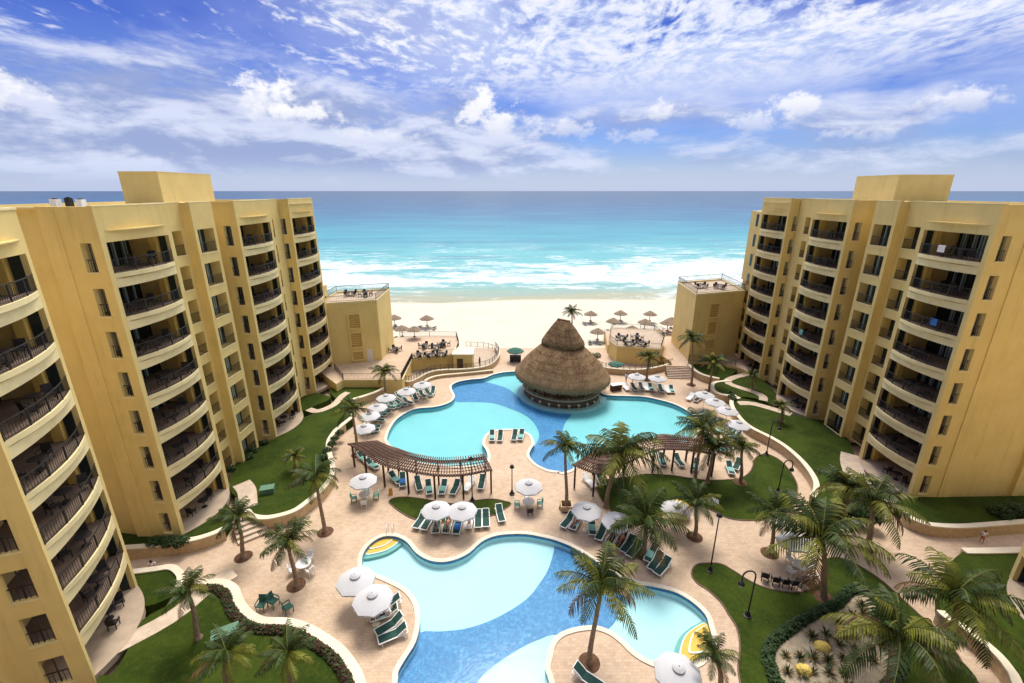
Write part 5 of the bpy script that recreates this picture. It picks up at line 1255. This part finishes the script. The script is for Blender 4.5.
# ================================================================== planter bed
lp = smooth_loop(D['planter'], 4); b = MB(); b.poly([lp], .06); structure('gravel_bed', b, M['gravel'])
def leafy(name, line, w, h, m, n, seed, z=0.0):
    r = random.Random(seed); b = MB(); L = [Vector((p[0], p[1])) for p in line]
    for _ in range(n):
        i = r.randrange(len(L) - 1); p = L[i].lerp(L[i + 1], r.random()); d = (L[i + 1] - L[i]).normalized() if (L[i + 1] - L[i]).length > 0 else Vector((1, 0))
        o_ = r.uniform(-w / 2, w / 2); hh = h * (1 - (2 * o_ / w) ** 2 * .6) * r.uniform(.55, 1.1)
        c = Vector((p.x - d.y * o_, p.y + d.x * o_, z + r.uniform(.05, hh))); a = r.uniform(0, 6.28); t_ = r.uniform(-.6, .9); s = r.uniform(.07, .15)
        u = Vector((math.cos(a) * math.cos(t_), math.sin(a) * math.cos(t_), math.sin(t_))) * s; v = Vector((-math.sin(a), math.cos(a), r.uniform(-.5, .5))) * s * .5
        b.add([c - u, c + v, c + u, c - v], [(0, 1, 2, 3)], r.randrange(2))
    return b
o = leafy('hedge', lp + [lp[0]], .75, .65, None, 9000, 1).build('hedge', [M['hedge'], M['hedge']], origin=(lp[0].x, lp[0].y, 0)); tag(o, 'low dark clipped hedge ringing the gravel planting bed', 'hedge')
ln = smooth_loop(D['wall_left_low'], 3, False); o = leafy('h', offset(ln, -.55, False) if Vector(offset(ln, -.58, False)[10]).x < ln[10].x else offset(ln, .58, False), .6, .42, None, 9000, 2, 1.0).build('groundcover', [M['hedge'], M['redleaf']], origin=(ln[0].x, ln[0].y, 1.0)); tag(o, 'dark green and brownish groundcover strip inside the serpentine wall', 'groundcover', kind='stuff')
def shrubs(lab, pts, z, n, h, seed, r0=.6):
    r = random.Random(seed)
    b = MB()
    for (x, y) in pts:
        for _ in range(n):
            a = r.uniform(0, 6.28); q = r0 * math.sqrt(r.random()); c = Vector((x + q * math.cos(a), y + q * math.sin(a), z + h * r.random() * (1 - (q / r0) ** 2 * .6)))
            t_ = r.uniform(-.5, 1.0); a2 = r.uniform(0, 6.28); s = r.uniform(.10, .2)
            u = Vector((math.cos(a2) * math.cos(t_), math.sin(a2) * math.cos(t_), math.sin(t_))) * s; v = Vector((-math.sin(a2), math.cos(a2), 0)) * s * .45
            b.add([c - u, c + v, c + u, c - v], [(0, 1, 2, 3)])
    o = b.build('shrub', M['hedge'], origin=(pts[0][0], pts[0][1], z)); tag(o, lab, 'shrub')
shrubs('dark low shrub at the corner of the left block beside the front garden wall', [(-28.6, 31.0), (-29.8, 31.0), (-27.6, 31.0)], 1.0, 260, .7, 1)
shrubs('leafy bush against the blank end wall of the right block', [(44.5, 34.6), (46, 34.9), (47.5, 34.8), (49, 34.9)], 1.0, 420, 1.0, 2, .9)
shrubs('dark bush where the right lawn wall ends under the palms', [(31.4, 34.6), (32.4, 34.0)], 1.0, 380, 1.1, 3, .8)
shrubs('dark shrub inside the bend of the left lawn wall', [(-20.9, 49.2), (-21.0, 47.8), (-20.9, 46.6), (-20.9, 45.2), (-20.8, 43.8)], 1.0, 180, .6, 4, .5)
shrubs('green bush on the beach edge beside the right dining terrace', [(14.6, 79.0), (13.6, 79.4), (15.6, 79.0)], 0, 240, .9, 5, .8)
shrubs('dark shrub at the bottom corner of the garden lawn under the palms', [(26.4, 24.6), (27.4, 24.0), (25.8, 23.4)], 0, 320, 1.0, 6, .8)
shrubs('dark shrub in the bend of the narrow right lawn', [(31.4, 59.6), (31.2, 58.6), (31.7, 60.6)], 1.0, 150, .6, 7, .5)
shrubs('low bushes by the ground floor patios of the left block', [(-29.2, 45.2), (-29.0, 43.9), (-29.6, 41.5), (-28.9, 46.9)], 1.0, 150, .6, 8, .45)
ORDR = ['one', 'two', 'three', 'four', 'five', 'six', 'seven', 'eight', 'nine', 'ten', 'eleven', 'twelve']
def mk_spiky():
    t = bpy.data.objects.new('spiky_plant', None); 
    b = MB(); r = random.Random(9)
    for k in range(26):
        a = k * 2.4 + r.uniform(-.2, .2); e = rad(r.uniform(18, 80)); L = r.uniform(.45, .75); s_ = Vector((-math.sin(a), math.cos(a), 0)) * .035
        d = Vector((math.cos(a) * math.cos(e), math.sin(a) * math.cos(e), math.sin(e)))
        m_ = d * L * .55; q = d * L + Vector((0, 0, -.10)); b.add([-s_, s_, m_ + s_, m_ - s_, q], [(0, 1, 2, 3), (3, 2, 4)], 0 if r.random() < .6 else 1)
    return b.build('spiky_plant', [M['hedge'], M['frond_d']])
sp0 = mk_spiky(); spn = 0
from_px = []
minx, maxx = min(p.x for p in lp), max(p.x for p in lp); miny, maxy = min(p.y for p in lp), max(p.y for p in lp)
def inside(x, y, L):
    c = False
    for i in range(len(L)):
        a, b_ = L[i], L[(i + 1) % len(L)]
        if (a[1] > y) != (b_[1] > y) and x < (b_[0] - a[0]) * (y - a[1]) / (b_[1] - a[1]) + a[0]: c = not c
    return c
inner = offset(lp, -.75); rr = random.Random(12); row = 0; yy = miny + .4
while yy < maxy:
    cn = 0
    xx = minx + (.45 if row % 2 else 0)
    while xx < maxx:
        px_, py_ = xx + rr.uniform(-.2, .2), yy + rr.uniform(-.2, .2)
        if inside(px_, py_, inner) and rr.random() < .9:
            o = sp0 if spn == 0 else sp0.copy()
            if spn: COL.objects.link(o)
            o.location = (px_, py_, .05); o.rotation_euler = (0, 0, rr.uniform(0, 6)); s = rr.uniform(.75, 1.25); o.scale = (s, s, s)
            cn += 1; tag(o, 'spiky plant in the gravel bed, %s from left in row %s from the front' % (nth(cn - 1), ORDR[row]), 'plant', 'spiky plants in the gravel bed'); spn += 1
        xx += .95
    yy += .85; row += 1
def rock(lab, x, y, z, s, m, seed, flat=.6):
    r = random.Random(seed); bm = bmesh.new(); bmesh.ops.create_icosphere(bm, subdivisions=2, radius=1)
    for v in bm.verts: v.co = Vector((v.co.x * s * r.uniform(.85, 1.12), v.co.y * s * .8 * r.uniform(.85, 1.12), max(-.2, v.co.z) * s * flat * r.uniform(.9, 1.1)))
    me = bpy.data.meshes.new('rock'); bm.to_mesh(me); bm.free(); me.materials.append(M[m]); o = bpy.data.objects.new('rock', me); COL.objects.link(o); o.location = (x, y, z); tag(o, lab, 'rock')
rk = [(18.3, 20.0), (20.4, 21.4), (22.4, 22.9)]
rock('bright yellow rock at the front of the gravel bed', 18.5, 21.0, .1, .52, 'rock', 1, .8); rock('yellow rock in the middle of the gravel bed', 20.7, 22.6, .1, .55, 'rock', 2, .7); rock('yellow rock at the back of the gravel bed', 22.8, 23.8, .1, .42, 'rock', 3, .8)
rock('white rounded rock on the pergola lawn', 19.7, 37.6, .05, .62, 'white', 4, .7)
def small_box(name, lab, cat, x, y, z, sx, sy, sz, m, rz=0):
    t = thing(name, lab, cat, (x, y, z), rz)
    b = MB(); b.box(-sx / 2, sx / 2, -sy / 2, sy / 2, 0, sz); b.build('body', M[m], t)
    b = MB(); b.box(-sx / 2 - .04, sx / 2 + .04, -sy / 2 - .04, sy / 2 + .04, sz, sz + .07); b.build('lid', M[m], t)
small_box('utility_box', 'green metal utility box on the bottom left lawn near the palm', 'utility box', -18.9, 22.6, 1.0, 1.5, .8, .45, 'gbox', .5)
small_box('utility_box', 'small green utility box on the left lawn beyond the palm', 'utility box', -23.9, 37.9, 1.0, 1.2, .8, .5, 'gbox', .3)
b = MB(); b.box(-.6, .6, -.4, .4, 0, .06); o = b.build('drain_cover', M['gravel'], origin=(-23.9, 22.6, 1.03)); o.rotation_euler = (0, 0, .9); tag(o, 'grey square drain cover in the path at the near left tower', 'drain cover')
b = MB(); b.box(-.55, .55, -.4, .4, 0, .10); b.box(-.3, .3, -.25, .25, .10, .18, m=1); o = b.build('ground_light', [M['cap'], M['redleaf']], origin=(15.1, 28.1, .0)); tag(o, 'small stone framed flower bed on the tip of the garden lawn', 'flower bed'); o.name = 'flower_bed'
# handrail and lifeguard step by the pool, floor sign
p = D['people'][5]; t = thing('floor_sign', 'small orange folding floor sign beside the eye shaped lawn', 'sign', (p[0], p[1], 0), .4)
b = MB(); b.obox((0, -.13, .35), .35, .03, .72, 0, rad(-16)); b.build('front_panel', M['signy'], t); b = MB(); b.obox((0, .13, .35), .35, .03, .72, 0, rad(16)); b.build('back_panel', M['signy'], t)
t = thing('pool_hand_rail', 'white pool hand rail beside the orange steps of the near pool', 'hand rail', (-10.9, 33.6, 0))
for sx in (-.25, .25): b = MB(); b.tube([(sx, .3, 0), (sx, .3, .7), (sx, 0, .88), (sx, -.3, .7), (sx, -.35, .0)], .03, 8); b.build('rail', M['white'], t)

# ================================================================== people
def person(lab, pose, loc, rz, top, bottom, hair=True, s=1.0, skirt=False):
    if pose == 'stand': J = dict(pel=(0, 0, .95), ch=(0, 0, 1.28), nk=(0, 0, 1.50), hd=(0, .02, 1.62), tp=(0, .02, 1.76), sL=(-.19, 0, 1.43), eL=(-.27, -.02, 1.16), hL=(-.26, .10, .92), sR=(.19, 0, 1.43), eR=(.27, -.02, 1.16), hR=(.25, .12, .93), kL=(-.11, .05, .50), aL=(-.12, -.02, .08), fL=(-.13, .16, .03), kR=(.11, -.05, .50), aR=(.12, -.12, .08), fR=(.13, .05, .03))
    elif pose == 'sit': J = dict(pel=(0, 0, .14), ch=(0, .08, .45), nk=(0, .13, .66), hd=(0, .18, .78), tp=(0, .19, .92), sL=(-.18, .1, .60), eL=(-.26, .25, .40), hL=(-.12, .42, .36), sR=(.18, .1, .60), eR=(.26, .25, .40), hR=(.12, .42, .36), kL=(-.14, .42, .48), aL=(-.12, .55, .08), fL=(-.12, .72, .04), kR=(.14, .42, .48), aR=(.12, .55, .08), fR=(.12, .72, .04))
    else: J = dict(pel=(0, -.05, .48), ch=(0, .28, .52), nk=(0, .50, .62), hd=(0, .62, .68), tp=(0, .75, .73), sL=(-.19, .42, .57), eL=(-.30, .20, .50), hL=(-.22, -.02, .50), sR=(.19, .42, .57), eR=(.30, .22, .50), hR=(.24, 0, .50), kL=(-.10, -.48, .56), aL=(-.10, -.86, .44), fL=(-.11, -.92, .54), kR=(.10, -.50, .47), aR=(.11, -.90, .44), fR=(.12, -.95, .54))
    names = list(J); idx = {n: i for i, n in enumerate(names)}
    E = [('pel', 'ch'), ('ch', 'nk'), ('nk', 'hd'), ('hd', 'tp'), ('ch', 'sL'), ('sL', 'eL'), ('eL', 'hL'), ('ch', 'sR'), ('sR', 'eR'), ('eR', 'hR'), ('pel', 'kL'), ('kL', 'aL'), ('aL', 'fL'), ('pel', 'kR'), ('kR', 'aR'), ('aR', 'fR')]
    Rr = dict(pel=.135, ch=.145, nk=.055, hd=.095, tp=.075, sL=.06, eL=.042, hL=.035, sR=.06, eR=.042, hR=.035, kL=.062, aL=.04, fL=.035, kR=.062, aR=.04, fR=.035)
    me = bpy.data.meshes.new('person'); me.from_pydata([Vector(J[n]) for n in names], [(idx[a], idx[b_]) for a, b_ in E], []); me.materials.append(M['skin'])
    o = bpy.data.objects.new('person', me); COL.objects.link(o)
    bm = bmesh.new(); bm.from_mesh(me); lay = bm.verts.layers.skin.verify()
    for v, n in zip(bm.verts, names): v[lay].radius = (Rr[n], Rr[n]); v[lay].use_root = (n == 'pel')
    bm.to_mesh(me); bm.free()
    md = o.modifiers.new('skin', 'SKIN'); md.use_smooth_shade = True; sb = o.modifiers.new('sub', 'SUBSURF'); sb.levels = sb.render_levels = 2
    o.location = loc; o.rotation_euler = (0, 0, rz); o.scale = (s, s, s); tag(o, lab, 'person')
    V = lambda n: Vector(J[n])
    def wear(name, segs, m):
        b = MB()
        for pts, rs in segs: b.tube(pts, rs, 12)
        c = b.build(name, M[m], o, smooth=True)
    if top: wear('shirt', [([V('pel') * .8 + V('ch') * .2, V('ch'), V('nk') * .8 + V('ch') * .2], [.165, .175, .10]), ([V('ch') * .3 + V('sL') * .7, V('sL'), V('sL') * .4 + V('eL') * .6], [.08, .08, .065]), ([V('ch') * .3 + V('sR') * .7, V('sR'), V('sR') * .4 + V('eR') * .6], [.08, .08, .065])], top)
    wear('shorts', [([V('pel') * .75 + V('ch') * .25, V('pel')], [.158, .165]), ([V('pel') + (V('kL') - V('pel')) * .15, V('pel') + (V('kL') - V('pel')) * .7], [.115, .092]), ([V('pel') + (V('kR') - V('pel')) * .15, V('pel') + (V('kR') - V('pel')) * .7], [.115, .092])], bottom)
    d = (V('tp') - V('hd')).normalized(); b = MB(); c = V('hd') + d * .07
    b.lathe([(0, .085), (.06, .07), (.098, .02), (.104, -.04), (.09, -.10)], 12, (c.x, c.y - (.02 if pose != 'lie' else 0), c.z + .01)); b.build('hair', M['hair'], o, smooth=True)
    return o
person('person in white top sitting on the plaza by the left front garden wall', 'sit', (-29.0, 29.4, .0), PI + .4, 'cloth_w', 'cloth_r')
person('child in white shirt standing below the right end wall of the hotel', 'stand', (D['people'][1][0] - .2, D['people'][1][1] - 1.5, 0), 2.6, 'cloth_w', 'cloth_r', s=.75)
person('person in dark clothes on the lower walk right of the flat roofed hut', 'stand', (-5.6, 74.0, .05), 1.2, 'cloth_k', 'cloth_k')
person('person in white shirt standing behind the loungers right of the thatched bar', 'stand', (D['people'][3][0], D['people'][3][1], 0), 2.0, 'cloth_w', 'cloth_b')
person('bare chested person in dark shorts beside the white loungers by the bar', 'stand', (D['people'][4][0], D['people'][4][1], 0), -1.0, None, 'cloth_k')
def lying(lab, key, i, rz, top, bottom):
    p = D['lo_' + key][i]; person(lab, 'lie', (p[0], p[1], -.02), rz, top, bottom)
lying('sunbather in dark swimwear on the third lounger below the eye shaped lawn', 'A', 2, -.06, None, 'cloth_k')
lying('sunbather in red swimwear on the fourth lounger below the eye shaped lawn', 'A', 3, 0, None, 'cloth_r')
lying('sunbather in white shirt on a white lounger below the eye shaped lawn', 'A', 5, .05, 'cloth_w', 'cloth_b')
lying('sunbather in dark shorts on the second lounger left of the broad palm', 'B', 4, -.62, None, 'cloth_k')
lying('sunbather on the dark lounger beside the broad palm', 'B', 5, -.66, None, 'cloth_r')
lying('sunbather in white shirt beside the spotted parasols', 'C', 1, -1.1, 'cloth_w', 'cloth_k')
lying('sunbather in red swimwear on the second lounger along the near pool rim', 'B', 1, -.6, None, 'cloth_r')

# ================================================================== finish
for o in list(bpy.data.objects):
    if '_o' in o: del o['_o']
